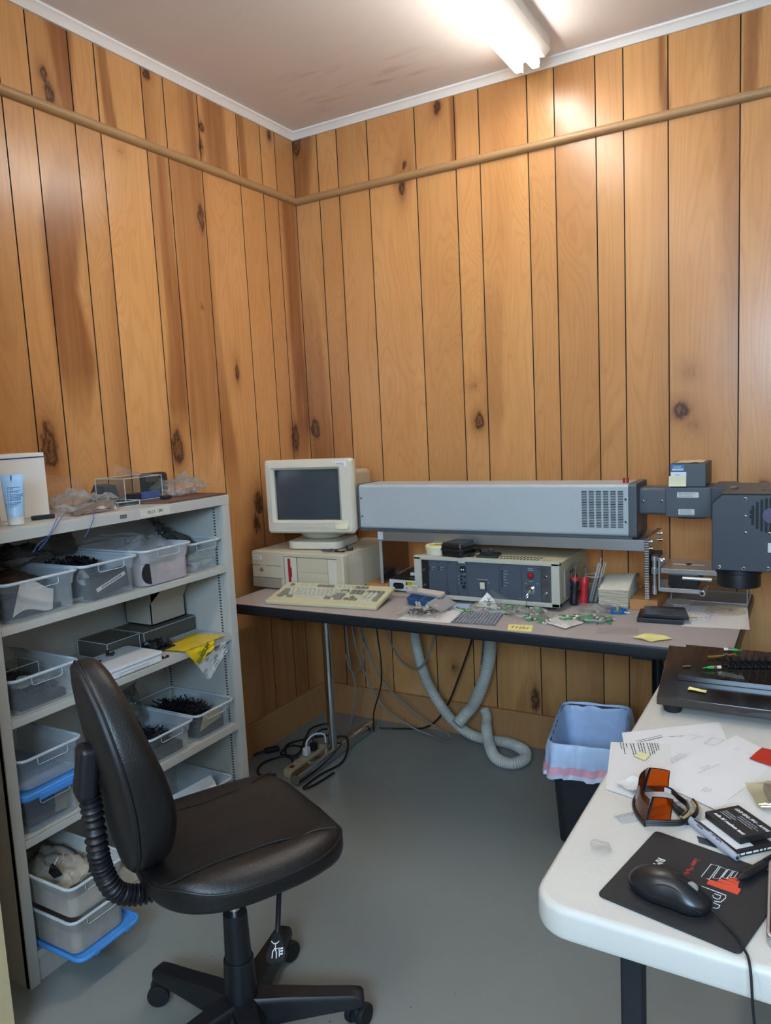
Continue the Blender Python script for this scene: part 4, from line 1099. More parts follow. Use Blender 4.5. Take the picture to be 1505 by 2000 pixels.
    b = B(M); b.cyl((1.933, -.655, .908), (1.933, -.655, .9065), .046, n=40); b.obj('lens_glass', mat('lens_coat', '#1d2430', .08, coat=1), ln)
    return t
laser()
t = thing('grey_box', 'dark grey steel box with blue and white labels on top of the laser beam tube', 'box', (1.752, -.27, 1.158))
B().box(-.054, .057, -.08, .085, .001, .078, .0025).obj('box_body', mat('box_grey', '#4b5157', .5, var=.04), t)
l = B().box(-.048, -.008, -.0812, -.0799, .055, .073).obj('blue_label', mat('label_blue', '#2f78b8', .5), t)
b = B(); b.box(-.046, -.011, -.0818, -.0812, .0555, .0615); lines(b, -.042, -.016, (.066, .0695), .0016, -.0812, 4); b.obj('label_print', LABW, l)
l = B().box(-.05, -.002, -.0812, -.0799, .035, .05).obj('white_label', mat('label_white2', '#d7dbe6', .5), t); b = B(); lines(b, -.036, -.018, (.041,), .002, -.0812, 6); b.obj('label_print', INK, l)
sheet(lambda u, v: Vector((-.056+.054*u, -.0815-.006*(1-v)**2, .003+.034*v)), 6, 6).obj('sticky_note', mat('sticky_pale', '#d9d6b4', .7), t)
o = sheet(lambda u, v: Vector((-.04+.085*u, -.07+.13*v, .0010+.004*math.sin(PI*u)*math.sin(PI*v)+.006*(u > .5)*math.sin(2*PI*u)**2*.3))).obj('cream_cloth', mat('cream_cloth', '#cdb593', .8)); o.location = (1.752, -.27, 1.2365); tag(o, 'cream paper scrap lying on top of the dark grey labelled box', 'paper')

# micrometer stage on the right leg
def stage():
    t = thing('micrometer_stage', 'silver micrometer positioning stage bolted to the right leg of the bench', 'positioning stage', (1.64, -.33, .79))
    M = Matrix.Translation((-1.64, .33, -.79)); BA = mat('black_anodised', '#17181a', .4, .3)
    BR = mat('bright_alu', '#c4c6c6', .25, .85, var=.05, stretch=(1, 30, 30))
    b = B(M); b.box(1.6425, 1.667, -.38, -.30, .86, .935, .002); b.obj('slide_body', BA, t)
    b = B(M); b.cyl((1.6555, -.392, .885), (1.6555, -.392, .925), .0075, n=18, bev=.001); b.cyl((1.6555, -.392, .87), (1.6555, -.392, .892), .0115, n=20, bev=.001); b.cyl((1.6555, -.392, .915), (1.6555, -.392, .93), .0115, n=20, bev=.001)
    mi = b.obj('micrometer_barrel', BR, t)
    B(M).cyl((1.6555, -.392, .818), (1.6555, -.392, .872), .0065, n=18, bev=.001).obj('thimble', BR, mi)
    B(M).cyl((1.6555, -.392, .80), (1.6555, -.392, .83), .0085, n=18, bev=.001).obj('thimble_cap', BR, mi)
    B(M).box(1.667, 1.673, -.392, -.27, .812, .925, .001).obj('riser_plate', BR, t)
    for y in (-.38, -.345): B(M).cyl((1.673, y, .912), (1.682, y, .912), .0055, n=14, bev=.001).obj('cap_screw', STEEL, t)
    tp = B(M).box(1.674, 1.85, -.385, -.20, .872, .888, .001).obj('top_plate', BR, t)
    b = B(M); b.box(1.70, 1.80, -.30, -.29, .888, .8886); b.obj('top_groove', mat('groove_light', '#dcdcd8', .4), tp)
    B(M).cyl((1.75, -.29, .8882), (1.75, -.29, .8892), .012, n=20).obj('top_hole', SHELF_DARK, tp)
    B(M).box(1.70, 1.79, -.395, -.25, .830, .872, .002).obj('stage_body', BA, t)
    b = B(M); b.cyl((1.745, -.40, .862), (1.835, -.40, .862), .006, n=16, bev=.001); b.obj('micrometer_barrel', BR, t)
    B(M).box(1.673, 1.80, -.40, -.385, .812, .826, .001).obj('lower_bar', BR, t)
    B(M).box(1.673, 1.72, -.385, -.27, .812, .826, .001).obj('lower_plate', BR, t)
    b = B(M); b.cyl((1.81, -.335, .822), (1.806, -.415, .818), .0105, n=22, bev=.002); kn = b.obj('knob', BR, t)
    b = B(M); b.cyl((1.8062, -.4145, .818), (1.806, -.4158, .818), .0055, n=16); b.obj('knob_bore', SHELF_DARK, kn)
    return t
stage()

# ------------------------------------------------------------------ rack electronics case
CASEF = mat('rack_frame', '#b4b3a2', .45, var=.04); CASET = mat('rack_top', '#b9b08f', .5, var=.05); PANELG = mat('panel_slate', '#454e58', .5, var=.05, bump=.05)
def rack():
    t = thing('rack_instrument', 'cream rack instrument with a slate front panel, key switch and red lamp', 'instrument', (1.09, -.515, D+.0006))
    w, h, dp = .279, .168, .37
    B().box(-w+.004, w-.004, .004, dp, .018, h-.003, .003).obj('case_shell', CASET, t)
    b = B(); f = 0
    b.box(-w, w, -.004, .02, h-.012, h+.003, .003); b.box(-w, w, -.004, .02, .012, .028, .003); b.box(-w, -w+.03, -.004, .02, .012, h, .003); b.box(w-.03, w, -.004, .02, .012, h, .003)
    b.obj('front_frame', CASEF, t)
    def RX(cx): return -w+(cx-235)/955*2*w
    def RZ(cx, cy): return h+.003-(cy-(215+(cx-235)*.052))/285*.157
    pn = B().box(-w+.03, w-.03, .002, .01, .028, h-.012).obj('front_panel', PANELG, t)
    B().box(RX(290), RX(336), -.001, .005, .029, h-.013, .001).obj('rack_ear', BLACK_PL, t)
    B().box(RX(1078), RX(1124), -.001, .005, .029, h-.013, .001).obj('rack_ear', mat('dull_chrome', '#77777a', .3, .8, var=.25, scale=40), t)
    edges = [337, 466, 536, 600, 815, 956, 1077]
    for a, c in zip(edges, edges[1:]):
        m_ = B().box(RX(a)+.0006, RX(c)-.0006, -.0005, .004, .030, h-.014, .0006).obj('module_panel', PANELG, pn)
        xs = [a+10, c-10] if c-a > 100 else [a+12]
        if a == 337: xs = [349, 412]
        for x in xs:
            for z in (h-.021, .037):
                b = B(); b.cyl((RX(x), .001, z), (RX(x), -.002, z), .0022, n=10); b.obj('screw', STEEL, m_)
    for x, z in ((305, .118), (308, .06), (1105, .118), (1105, .06)):
        b = B(); b.cyl((RX(x), .001, z), (RX(x), -.006, z), .0052, n=14, bev=.001); b.obj('thumb_screw', STEEL, t)
    led = mat('led_dark', '#20232a', .3)
    for x in (347, 410):
        for cy in (296, 312): B().cyl((RX(x), 0, RZ(x, cy)), (RX(x), -.002, RZ(x, cy)), .0026, n=10).obj('led', led, pn)
    for k in range(6): B().cyl((RX(833), 0, RZ(833, 320+k*19)), (RX(833), -.002, RZ(833, 320+k*19)), .0026, n=10).obj('led', led, pn)
    wh = B().box(RX(557), RX(594), -.004, .002, RZ(575, 330), RZ(575, 290), .001).obj('thumbwheel', BLACK_PL, pn)
    b = B(); b.box(RX(565), RX(572), -.0046, -.004, RZ(575, 317), RZ(575, 306)); b.box(RX(579), RX(586), -.0046, -.004, RZ(575, 317), RZ(575, 306)); b.obj('digits', LETTER_W, wh)
    B().box(RX(547), RX(592), -.0012, .001, RZ(570, 268), RZ(570, 256)).obj('white_label', LABW, pn)
    for x, cy, r_ in ((566, 356, .0036), (588, 358, .0036), (566, 379, .0036), (566, 402, .0036), (588, 402, .0036), (580, 428, .0062)):
        b = B(); b.cyl((RX(x), 0, RZ(x, cy)), (RX(x), -.005, RZ(x, cy)), r_, n=16, bev=.0006); b.obj('socket', BLACK_PL, pn)
    rk = B().box(RX(684), RX(729), -.002, .002, RZ(705, 446), RZ(705, 390), .001).obj('switch_frame', BLACK_PL, pn)
    b = B(TR(RX(706), -.003, RZ(706, 418), .12)); b.box(-.0095, .0095, -.004, .004, -.0125, .0125, .0015); b.obj('rocker_switch', mat('rocker_cream', '#c9c5b2', .4), rk)
    b = B()
    for x0, x1, cy in ((358, 385, 296), (358, 372, 312), (420, 448, 298), (420, 434, 314), (672, 740, 378), (740, 752, 398), (845, 868, 320), (845, 872, 340), (845, 860, 358), (845, 862, 377), (845, 874, 397), (845, 856, 415), (998, 1030, 303), (998, 1033, 315), (1003, 1028, 384), (978, 990, 398), (1048, 1062, 400), (540, 550, 356), (540, 550, 380), (540, 550, 403), (575, 595, 344)):
        z = RZ((x0+x1)/2, cy)
        x = RX(x0)
        while x < RX(x1): b.box(x, min(x+.003, RX(x1)), -.0009, 0, z-.0011, z+.0011); x += .0038
    b.obj('panel_print', mat('panel_print', '#9aa2a8', .6), pn)
    b = B(); b.cyl((RX(1014), 0, RZ(1014, 347)), (RX(1014), -.003, RZ(1014, 347)), .0125, n=24); bz = b.obj('lamp_collar', mat('collar_dark', '#5a3236', .4), pn)
    b = B(); b.lathe([(.0098, 0), (.0095, .004), (.007, .0075), (.001, .009)], 20, Matrix.Translation((RX(1014), -.003, RZ(1014, 347))) @ FR); b.obj('red_lamp', MATS['red_lens'], bz)
    kx, kz = RX(1012), RZ(1012, 440)
    b = B(); b.cyl((kx, 0, kz), (kx, -.004, kz), .0185, n=28, bev=.001); b.cyl((kx, -.003, kz), (kx, -.014, kz), .0125, n=24, bev=.0015); ks = b.obj('key_switch', STEEL, pn)
    b = B(); b.box(kx-.002, kx+.002, -.026, -.013, kz-.006, kz+.006, .0008); b.tube([(kx-.0, -.024, kz-.006), (kx-.006, -.03, kz-.014), (kx-.012, -.03, kz-.022), (kx-.004, -.026, kz-.022), (kx, -.024, kz-.012)], .0014, 6); b.obj('key', STEEL, ks)
    b = B(); b.tube([(kx-.006, -.029, kz-.02), (kx-.006, -.031, kz-.04), (kx-.004, -.032, kz-.056)], .0012, 6); b.ball((kx-.002, -.034, kz-.060), .0055); b.obj('key_chain', STEEL, ks)
    # top slots, side plate
    b = B()
    for r_ in range(2):
        for k in range(18):
            x = -.03+k*.0125; b.box(x, x+.006, .045+r_*.035, .066+r_*.035, h-.004, h-.0024)
    for r_ in range(2):
        for k in range(6):
            x = -.13+k*.0125; b.box(x, x+.006, .045+r_*.035, .066+r_*.035, h-.004, h-.0024)
    b.obj('top_vents', SHELF_DARK, t)
    B().box(.20, .235, .03, .06, h-.004, h-.0024).obj('top_plate', PUTTY_D, t)
    sp = B().box(w-.004, w+.001, .06, .22, .035, .135, .001).obj('side_plate', mat('side_plate_grey', '#a8a8a2', .4, .5), t)
    for i in range(3):
        for j in range(4):
            b = B(); b.cyl((w, .12+j*.026, .055+i*.03), (w+.003, .12+j*.026, .055+i*.03), .0055, n=12); b.obj('connector', SHELF_DARK, sp)
    for x in (-.24, .24):
        for y in (.03, .33): B().cyl((x, y, 0), (x, y, .019), .014, n=14).obj('foot', BLACK_SOFT, t)
    return t
rack()
RT = D+.1655
t = thing('tape_roll', 'cream roll of tape with a yellow core label on the left of the rack instrument', 'tape roll', (.872, -.43, RT+.0012))
b = B(); b.lathe([(.034, 0), (.046, 0), (.046, .016), (.034, .016), (.034, 0)], 32, caps=False); b.obj('tape_band', mat('tape_white', '#d2cfbf', .5), t)
b = B(); b.lathe([(.036, .0165), (.049, .0165), (.05, .03), (.047, .034), (.036, .034), (.036, .0165)], 32, caps=False); b.obj('tape_band', mat('tape_cream', '#d6d0ae', .5), t)
b = B(); b.cyl((0, 0, .001), (0, 0, .032), .0355, n=30); c = b.obj('core_label', mat('yellow_label', '#c9bb4a', .6), t); b = B(); flines(b, -.02, .02, (.0, .006, .012), .002, .0322, 3); b.obj('label_print', INK, c)
t = thing('zip_pouch', 'black padded zip pouch lying on the rack instrument', 'pouch', (.975, -.462, RT+.0016), math.radians(-10))
b = B(); b.box(-.048, .048, -.058, .05, 0, .058, .016, 4); b.obj('pouch_body', mat('black_vinyl', '#131417', .3, var=.2, bump=.25, bscale=120, coat=.2), t)
b = B(); b.tube([Vector((x, y, .03)) for x, y in rrect(-.0485, .0485, -.0585, .0505, .016, 4)], .0028, 6, closed=True); b.obj('zip', BLACK_SOFT, t)
b = B(); b.tube([(.0485, .02, .03), (.06, .03, .026), (.064, .045, .02), (.06, .05, .012)], .004, 6); b.obj('strap', BLACK_SOFT, t)
t = thing('black_bracket', 'flat black plastic bracket with an upright lug, on the rack instrument by the vents', 'bracket', (1.085, -.44, RT+.0012), .15)
B().box(-.04, .035, -.045, .045, 0, .008, .002).obj('bracket_plate', BLACK_PL, t)
b = B(); b.prism([(-.02, .008), (.02, .008), (.008, .026), (.004, .03), (-.006, .022)], -.012, .012, .001, M=Matrix.Rotation(PI/2, 4, 'X')); b.obj('lug', BLACK_PL, t)

# power supply behind the keyboard
t = thing('power_supply', 'black topped power supply with white socket end and yellow label, left of the rack', 'power supply', (.705, -.42, D))
B().box(-.062, .068, 0, .20, .004, .054, .002).obj('supply_case', BLACK_PL, t)
en = B().box(-.06, .066, -.002, .001, .006, .05).obj('end_panel', mat('psu_white', '#bdbfbd', .45), t)
b = B(); b.prism([(x, z) for x, z in rrect(-.042, .006, .014, .038, .01, 4)], .002, .006, .001, M=Matrix.Rotation(PI/2, 4, 'X')); b.obj('mains_socket', BLACK_PL, en)
l = B().box(.012, .05, -.003, -.001, .03, .046).obj('yellow_label', mat('yellow_warn', '#c6bd38', .6), en); b = B(); lines(b, .016, .046, (.035, .039, .043), .0014, -.003, 9); b.prism([(.014, .032), (.024, .032), (.019, .044)], .0032, .0034, M=Matrix.Rotation(PI/2, 4, 'X')); b.obj('label_print', INK, l)
b = B(); b.box(.016, .044, -.003, -.0005, .01, .02, .001); b.obj('switch', BLACK_PL, en)
t = thing('mains_plug', 'black plug with a pale tag resting on top of the power supply', 'plug', (.735, -.33, D+.0545), .2)
B().box(-.03, .035, -.03, .05, 0, .032, .008).obj('plug_body', BLACK_PL, t); B().box(-.028, -.008, -.038, -.03, .004, .016, .001).obj('pale_tag', LABW, t)
# ------------------------------------------------------------------ small things on the grey desk
BLUEC = mat('connector_blue', '#1f4f86', .45); BEIGEC = mat('connector_beige', '#b9ada0', .5); IVORY = mat('ivory_plastic', '#c8c3a6', .45)
t = thing('terminal_block', 'blue and beige wiring terminal block lying tilted in front of the rack', 'terminal block', (.885, -.580, D+.012), math.radians(-14))
Mt = TR(0, 0, .014, .35, 0, 0)
B(Mt).box(-.085, .085, -.006, .022, .016, .028, .002).obj('beige_cover', BEIGEC, t)
b = B(Mt); b.box(-.06, .075, -.036, .026, -.012, .016, .003); bb = b.obj('blue_body', BLUEC, t)
b = B(Mt)
for k in range(18):
    x = -.05+k*.0068
    if k != 9: b.box(x, x+.0032, -.033, -.010, .0155, .0168)
b.obj('slots', SHELF_DARK, bb)
for x in (-.012, .002): B(Mt).box(x-.004, x+.004, -.041, -.035, -.012, .008, .001).obj('ivory_lever', IVORY, bb)
B(Mt).box(-.05, -.026, .0, .006, .028, .048, .001).obj('ivory_tab', IVORY, t)
B(TR(.09, -.03, .012, .2, .35, 0)).box(-.03, .04, -.035, .05, -.002, .003, .001).obj('grey_flap', mat('flap_grey', '#8c8783', .5), t)
def flat(name, label, pts, z, m, cat, th=.0003, lift=0., seed=0, n=10):
    """a loose sheet lying on a surface, corners given in order"""
    a, b_, c, d = [Vector((p[0], p[1], 0)) for p in pts]; o0 = (a+b_+c+d)/4; off = Vector((seed*1.3, seed*.7, 0))
    def f(u, v):
        p = (a*(1-u)+b_*u)*(1-v)+(d*(1-u)+c*u)*v-o0
        e = max(abs(2*u-1), abs(2*v-1))
        p.z = th+lift*(mnoise.noise(Vector((u*2.2, v*2.2, 0))+off)*.5+.5)*(.3+.7*e**2); return p
    o = sheet(f, n, n).obj(name, m); o.location = (o0.x, o0.y, z)
    return tag(o, label, cat)
BASEZ = D+.0004
o = flat('paper_sheet', 'white paper sheet under the zip bag at the front of the desk', [(.878, -.788), (1.07, -.775), (1.05, -.55), (.895, -.62)], BASEZ, PAPER, 'paper', lift=.001)
flat('blue_card', 'pale blue slip beside the terminal block under the rack edge', [(.985, -.585), (1.05, -.575), (1.04, -.515), (.985, -.525)], BASEZ+.002, mat('pale_blue', '#9fb3cf', .7), 'paper')
t = bag('clear zip bag of ivory and black pins on the white sheet at the desk front', (.945, -.718, BASEZ+.002), .17, .10, .022, 71, BAGM, -.05, cr=.012)
b = B(); r = random.Random(5)
for k in range(46):
    M = TR(r.uniform(-.045, .045), r.uniform(-.025, .025), .008+.006*r.random(), r.uniform(-.3, .3), r.uniform(-.3, .3), r.uniform(0, PI)); b.box(-.010, .010, -.0022, .0022, -.0015, .0015, M=M)
o = solo(b, 'loose_pins', [PALLET], 'black and grey pins inside the zip bag on the white sheet', 'small parts', (.945, -.718, BASEZ+.0045), kind='stuff')
for k, (x, y, a) in enumerate(((.905, -.665, .5), (.925, -.68, .8), (.945, -.65, .2))):
    solo(B().box(-.022, .022, -.006, .006, 0, .005, .001), 'ivory_strip', IVORY, 'ivory plastic strip in the zip bag on the white sheet', 'strip', (x, y, BASEZ+.010+.004*k), a, 'ivory strips in the zip bag')
# grey gridded tray sheet
t = thing('gridded_sheet', 'silver grey sheet with a raised grid of cells at the front edge of the desk', 'sheet', (1.138, -.695, BASEZ), math.radians(2))
B().prism([(-.066, -.072), (.085, -.062), (.063, .083), (-.082, .055)], 0, .004, .001).obj('sheet_base', mat('antistatic_grey', '#77777b', .3, .3, var=.2, scale=60), t)
b = B()
for i in range(13):
    for j in range(9):
        u, v = (i+.5)/13, (j+.5)/9
        x = (-.066*(1-u)+.085*u)*(1-v)+(-.082*(1-u)+.063*u)*v; y = (-.072*(1-u)-.062*u)*(1-v)+(.055*(1-u)+.083*u)*v
        b.box(x-.0042, x+.0042, y-.005, y+.005, .004, .0068, .001, 1)
b.obj('cell_grid', mat('cell_silver', '#95959a', .28, .4, var=.3, scale=90), t)
# green booted fibre connectors
GREEN = mat('green_boot', '#1f9a4a', .4); CER = mat('ferrule_white', '#cfcabf', .35); BRS = mat('rosy_metal', '#8a5f4e', .3, .6)
def connector(loc, rz, label, dark=False):
    t = thing('fibre_connector', label, 'fibre connector', loc, rz, 'green booted fibre connectors scattered across the desk')
    b = B(); b.cyl((0, 0, .004), (.013, 0, .004), .0035, .0022, 10); b.cyl((.013, 0, .004), (.020, 0, .004), .0013, n=6); b.obj('green_boot', GREEN, t)
    B().cyl((-.009, 0, .004), (0, 0, .004), .0036, n=10, bev=.0006).obj('metal_body', BRS, t)
    B().cyl((-.02, 0, .004), (-.009, 0, .004), .003, .0026, 10).obj('white_cap', CER, t)
    return t
GL = 'green booted white capped fibre connector loose among the scatter along the desk front'
proto = None; r = random.Random(3)
clusters = [(1.055, -.62, .045, .02, 7), (1.16, -.56, .07, .025, 16), (1.27, -.585, .06, .03, 12), (1.335, -.65, .05, .022, 9), (1.41, -.60, .035, .03, 8), (1.50, -.575, .035, .045, 22), (1.545, -.60, .02, .02, 4)]
for cx, cy, sx, sy, n in clusters:
    for k in range(n):
        x, y = cx+r.uniform(-1, 1)*sx, cy+r.uniform(-1, 1)*sy
        z = BASEZ+.0002+r.choice((0, 0, .007, .012 if n > 10 else 0))
        if proto is None: proto = connector((x, y, z), r.uniform(0, 2*PI), GL)
        else: dup(proto, (x, y, z), r.uniform(0, 2*PI))
bag('clear zip bag over the green connectors at the left, by the white tag', (1.15, -.585, BASEZ+.002), .15, .08, .03, 73, BAGM, -.05, cr=.02)
bag('clear zip bag over the green connectors in the middle of the desk front', (1.29, -.615, BASEZ+.002), .13, .08, .028, 74, BAGM, -.2, cr=.02)
bag('clear zip bag over the green connectors at the right, by the blue cable coil', (1.50, -.575, BASEZ+.002), .10, .11, .03, 75, BAGM, .2, cr=.02)
o = stiff('white tag with a scribbled drawing in a zip bag, leaning on the rack front', [(1.075, -.56, D+.008), (1.165, -.565, D+.002), (1.135, -.535, D+.032), (1.105, -.524, D+.052)], PAPER, 'paper_tag', 'tag', 15, .003, 8)
b = B()
for q in ([(-.015, -.006, .02), (.018, -.006, .026)], [(-.005, -.009, .012), (.006, .004, .038)], [(.01, -.008, .014), (-.006, .003, .036)]): b.tube(q, .0009, 5)
k_ = b.obj('pen_scribble', INK, o)
stiff('empty clear zip end of the tagged bag, lying against the rack front', [(1.14, -.56, D+.006), (1.21, -.565, D+.003), (1.2, -.53, D+.03), (1.115, -.522, D+.066)], BAGM, seed=16, cr=.004)
flat('sticky_note', 'yellow sticky note with pencilled signs at the front edge, right of the gridded sheet', [(1.278, -.788), (1.356, -.781), (1.336, -.706), (1.259, -.722)], BASEZ, YEL, 'note')
o = bpy.context.scene.objects['sticky_note.002'] if 'sticky_note.002' in bpy.data.objects else None
if o:
    b = B()
    for x in (-.025, -.012, .0, .012, .024): b.box(x-.002, x+.002, -.008, .012, .0008, .0011)
    b.box(.005, .006, -.03, .03, .0008, .0011); b.obj('pencil_marks', mat('olive_ink', '#7d7a3a', .7), o)
flat('white_card', 'white card in a film bag at the desk front, between two bags of green connectors', [(1.355, -.665), (1.446, -.722), (1.482, -.632), (1.395, -.56)], BASEZ+.0006, PAPER, 'card', lift=.006, seed=4)
stiff('clear film bag around the white card at the desk front', [(1.36, -.66, D+.004), (1.45, -.70, D+.004), (1.49, -.60, D+.006), (1.4, -.53, D+.016)], BAGM, seed=17, cr=.006)
flat('yellow_slip', 'folded yellow note near the right front corner of the grey desk', [(1.652, -.742), (1.712, -.768), (1.766, -.716), (1.700, -.680)], BASEZ, YEL, 'note', lift=.008, seed=9)
flat('zip_bag', 'empty flat zip bag near the front edge, left of the folded yellow note', [(1.545, -.735), (1.665, -.70), (1.645, -.63), (1.53, -.66)], BASEZ, BAGM, 'bag', lift=.006, seed=12)
t = thing('fibre_coil', 'blue coiled fibre lead with a yellow tie, left of the wood block', 'cable coil', (1.543, -.46, BASEZ))
b = B()
for k in range(4): b.tube([(.03*math.cos(a)*(1+.06*k), .026*math.sin(a)*(1+.05*k), .003+.0028*(k % 3)) for a in [2*PI*j/28 for j in range(28)]], .0019, 6, closed=True)
b.obj('fibre_loop', mat('fibre_blue', '#1f5fa0', .4), t)
B().box(-.004, .004, .02, .036, .0, .014, .002).obj('yellow_tie', mat('tie_yellow', '#b89b22', .5), t)
b = B(); b.cyl((.03, -.012, .005), (.05, -.018, .005), .003, n=8); b.obj('end_plug', CER, t)
BOXB = mat('black_card_box', '#141416', .35, var=.1)
b = B(TR(0, 0, 0, 0, 0, 0)); b.prism([(-.072, -.072), (.066, -.066), (.06, .062), (-.08, .052)], 0, .014, .0015)
o = solo(b, 'black_card_box', BOXB, 'lower of two flat black boxes by the wood block on the grey desk', 'box', (1.70, -.487, BASEZ), .04)
b = B(); b.prism([(-.068, -.06), (.07, -.068), (.055, .045), (-.068, .04)], 0, .012, .0015)
o = solo(b, 'black_card_box', BOXB, 'upper of two flat black boxes by the wood block, with faint print', 'box', (1.706, -.478, BASEZ+.0146), .12)
b = B(); flines(b, -.03, .045, (.012, .002, -.012), .003, .0122, 2); b.obj('print', mat('faint_print', '#56565a', .6), o)
def papers():
    flat('paper_sheet', 'blank white paper under the printed sheet, overhanging the right end of the grey desk', [(1.765, -.566), (1.955, -.538), (1.93, -.275), (1.70, -.30)], BASEZ, PAPER, 'paper')
    o = flat('printed_sheet', 'printed table sheet lying on the white paper at the right end of the grey desk', [(1.745, -.50), (1.862, -.515), (1.845, -.31), (1.705, -.29)], BASEZ+.0008, mat('paper_cool', '#d3d0cf', .7, var=.02), 'paper')
    b = B(); r = random.Random(4)
    for i in range(9):
        for j in range(12):
            if r.random() < .8: b.box(-.055+i*.012, -.055+i*.012+.004+.005*r.random(), -.085+j*.015, -.082+j*.015, .0007, .0009)
    b.obj('printed_rows', INKG, o)
papers()
for x, y, r_, lab, tz in ((1.868, -.33, .062, 'cream round disc with a dark smudge, on the papers at the right', .0016), (1.715, -.262, .045, 'plain cream round disc half under the printed sheet', .002)):
    t = thing('paper_disc', lab, 'disc', (x, y, BASEZ+tz)); b = B(); b.cyl((0, 0, 0), (0, 0, .0012), r_, n=40); b.obj('disc', mat('disc_cream', '#c4b8a4', .6), t)
    if r_ > .05:
        b = B(); b.tube([(-.02, -.01, .0014), (.0, .012, .0014), (.022, .005, .0014), (.012, -.012, .0014)], .0022, 5); b.obj('smudge', mat('smudge_brown', '#8d7a64', .7), t)
flat('yellow_tag', 'tiny yellow tag between the black boxes and the printed sheet', [(1.772, -.462), (1.80, -.452), (1.797, -.435), (1.77, -.44)], BASEZ+.003, YEL, 'note')
case('long clear acrylic tray standing at the back right end of the grey desk', 1.682, 1.925, -.225, -.06, BASEZ, .082)
# paper towels: a stack of single folded towels
t = thing('paper_towels', 'stack of folded cream paper towels beside the right bench leg', 'paper towels', (1.522, -.30, BASEZ))
r = random.Random(9); TW = mat('towel_cream', '#ddd2bc', .85, var=.05, scale=40, bump=.3)
b = B()
for k in range(22):
    z = k*.0029; dx, dy = r.uniform(-.002, .002), r.uniform(-.002, .002)
    def f(u, v, z=z, dx=dx, dy=dy, k=k): return Vector((-.05+.1*u+dx, -.105+.21*v+dy, z+.0012+k*.0017*math.sin(PI*min(1, v*.85))*(.7+.3*u)+.0006*math.sin(7*u+k)))
    b.grid(f, 8, 10)
    def g(u, v, z=z, dx=dx, dy=dy, k=k): return Vector((-.05+.1*u+dx, -.105+dy-.0034*math.sin(PI*v), z+.0012+.0026*v+.0006*math.sin(7*u+k)))
    b.grid(g, 8, 2)
    def g2(u, v, z=z, dx=dx, dy=dy, k=k): return Vector((-.05+dx-.0012*math.sin(PI*v), -.105+.21*u+dy, z+.0012+.0026*v+k*.0017*math.sin(PI*min(1, u*.85))*.7))
    b.grid(g2, 8, 2)
b.obj('towel_stack', TW, t, smooth=60)
# glass with sticks, two hand tools leaning on it
t = thing('glass_tumbler', 'clear ribbed glass tumbler holding thin sticks, right of the rack', 'glass', (1.447, -.36, BASEZ))
b = B(); b.lathe([(.001, 0), (.024, 0), (.026, .004), (.031, .1), (.0295, .1), (.0245, .006), (.001, .006)], 28); b.obj('tumbler', ACRYL, t)
b = B(); b.tube([(.0302*math.cos(a), .0302*math.sin(a), .1) for a in [2*PI*j/28 for j in range(28)]], .0012, 6, closed=True); b.obj('rim', BINR, t)
r = random.Random(2)
for k in range(7):
    a = r.uniform(-.6, .9); q = r.uniform(0, 6.28); x, y = .012*math.cos(q), .012*math.sin(q)
    o = solo(B().cyl((0, 0, 0), (.03+.012*r.random(), .012*math.sin(q), .135+.02*r.random()), .0018, n=6), 'thin_stick', mat('stick_grey', '#b9b7b5', .4), 'thin pale stick standing in the glass tumbler', 'stick', (1.447+x-.008, -.36+y, BASEZ+.0065), 0, 'sticks in the glass tumbler')
def tool(label, x, y, col, col2, tip):
    t = thing('screwdriver', label, 'screwdriver', (x, y, BASEZ), 0)
    M = TR(0, 0, 0, -.06, .05, 0)
    b = B(M); b.lathe([(.001, 0), (.011, .001), (.0145, .008), (.0135, .03), (.0118, .05), (.0145, .075), (.0135, .09), (.007, .098), (.001, .098)], 16); b.obj('handle', col, t)
    B(M).cyl((0, 0, .088), (0, 0, .1), .0142, .010, 14).obj('collar', col2, t)
    b = B(M); b.cyl((0, 0, .098), (0, 0, .135), .0038, n=10); b.box(-.006, .006, -.0012, .0012, .13, tip, .0006); b.obj('blade', STEEL, t)
tool('screwdriver with black handle and red collar, blade up, right of the rack', 1.386, -.412, BLACK_PL, mat('tool_red', '#b3232d', .35), .158)
tool('red handled screwdriver, blade up, between the black one and the glass', 1.416, -.398, mat('tool_red', '#b3232d', .35), MATS['tool_red'], .14)
bag('crumpled clear bag in front of the glass tumbler', (1.475, -.46, BASEZ), .11, .08, .022, 81, BAGM, .2, cr=.015)
b = B(); b.tube(spline([(.655, -.40, .02), (.64, -.47, .006), (.70, -.50, .004), (.80, -.49, .004), (.83, -.46, .012)], 8), .0022, 6)
o = b.obj('tan_wire', mat('wire_tan', '#a57a58', .5)); o.location = (0, 0, D); tag(o, 'tan wire looping out in front of the power supply', 'wire')
b = B()
b.tube(spline([(.61, -.47, .0), (.637, -.42, .02), (.6395, -.32, .05), (.6395, -.22, .06)], 8), .0022, 6)
o = b.obj('grey_cable', mat('wire_grey', '#8d8b86', .5)); o.location = (0, 0, D+.003); tag(o, 'thin grey cable running back along the left side of the power supply', 'cable')

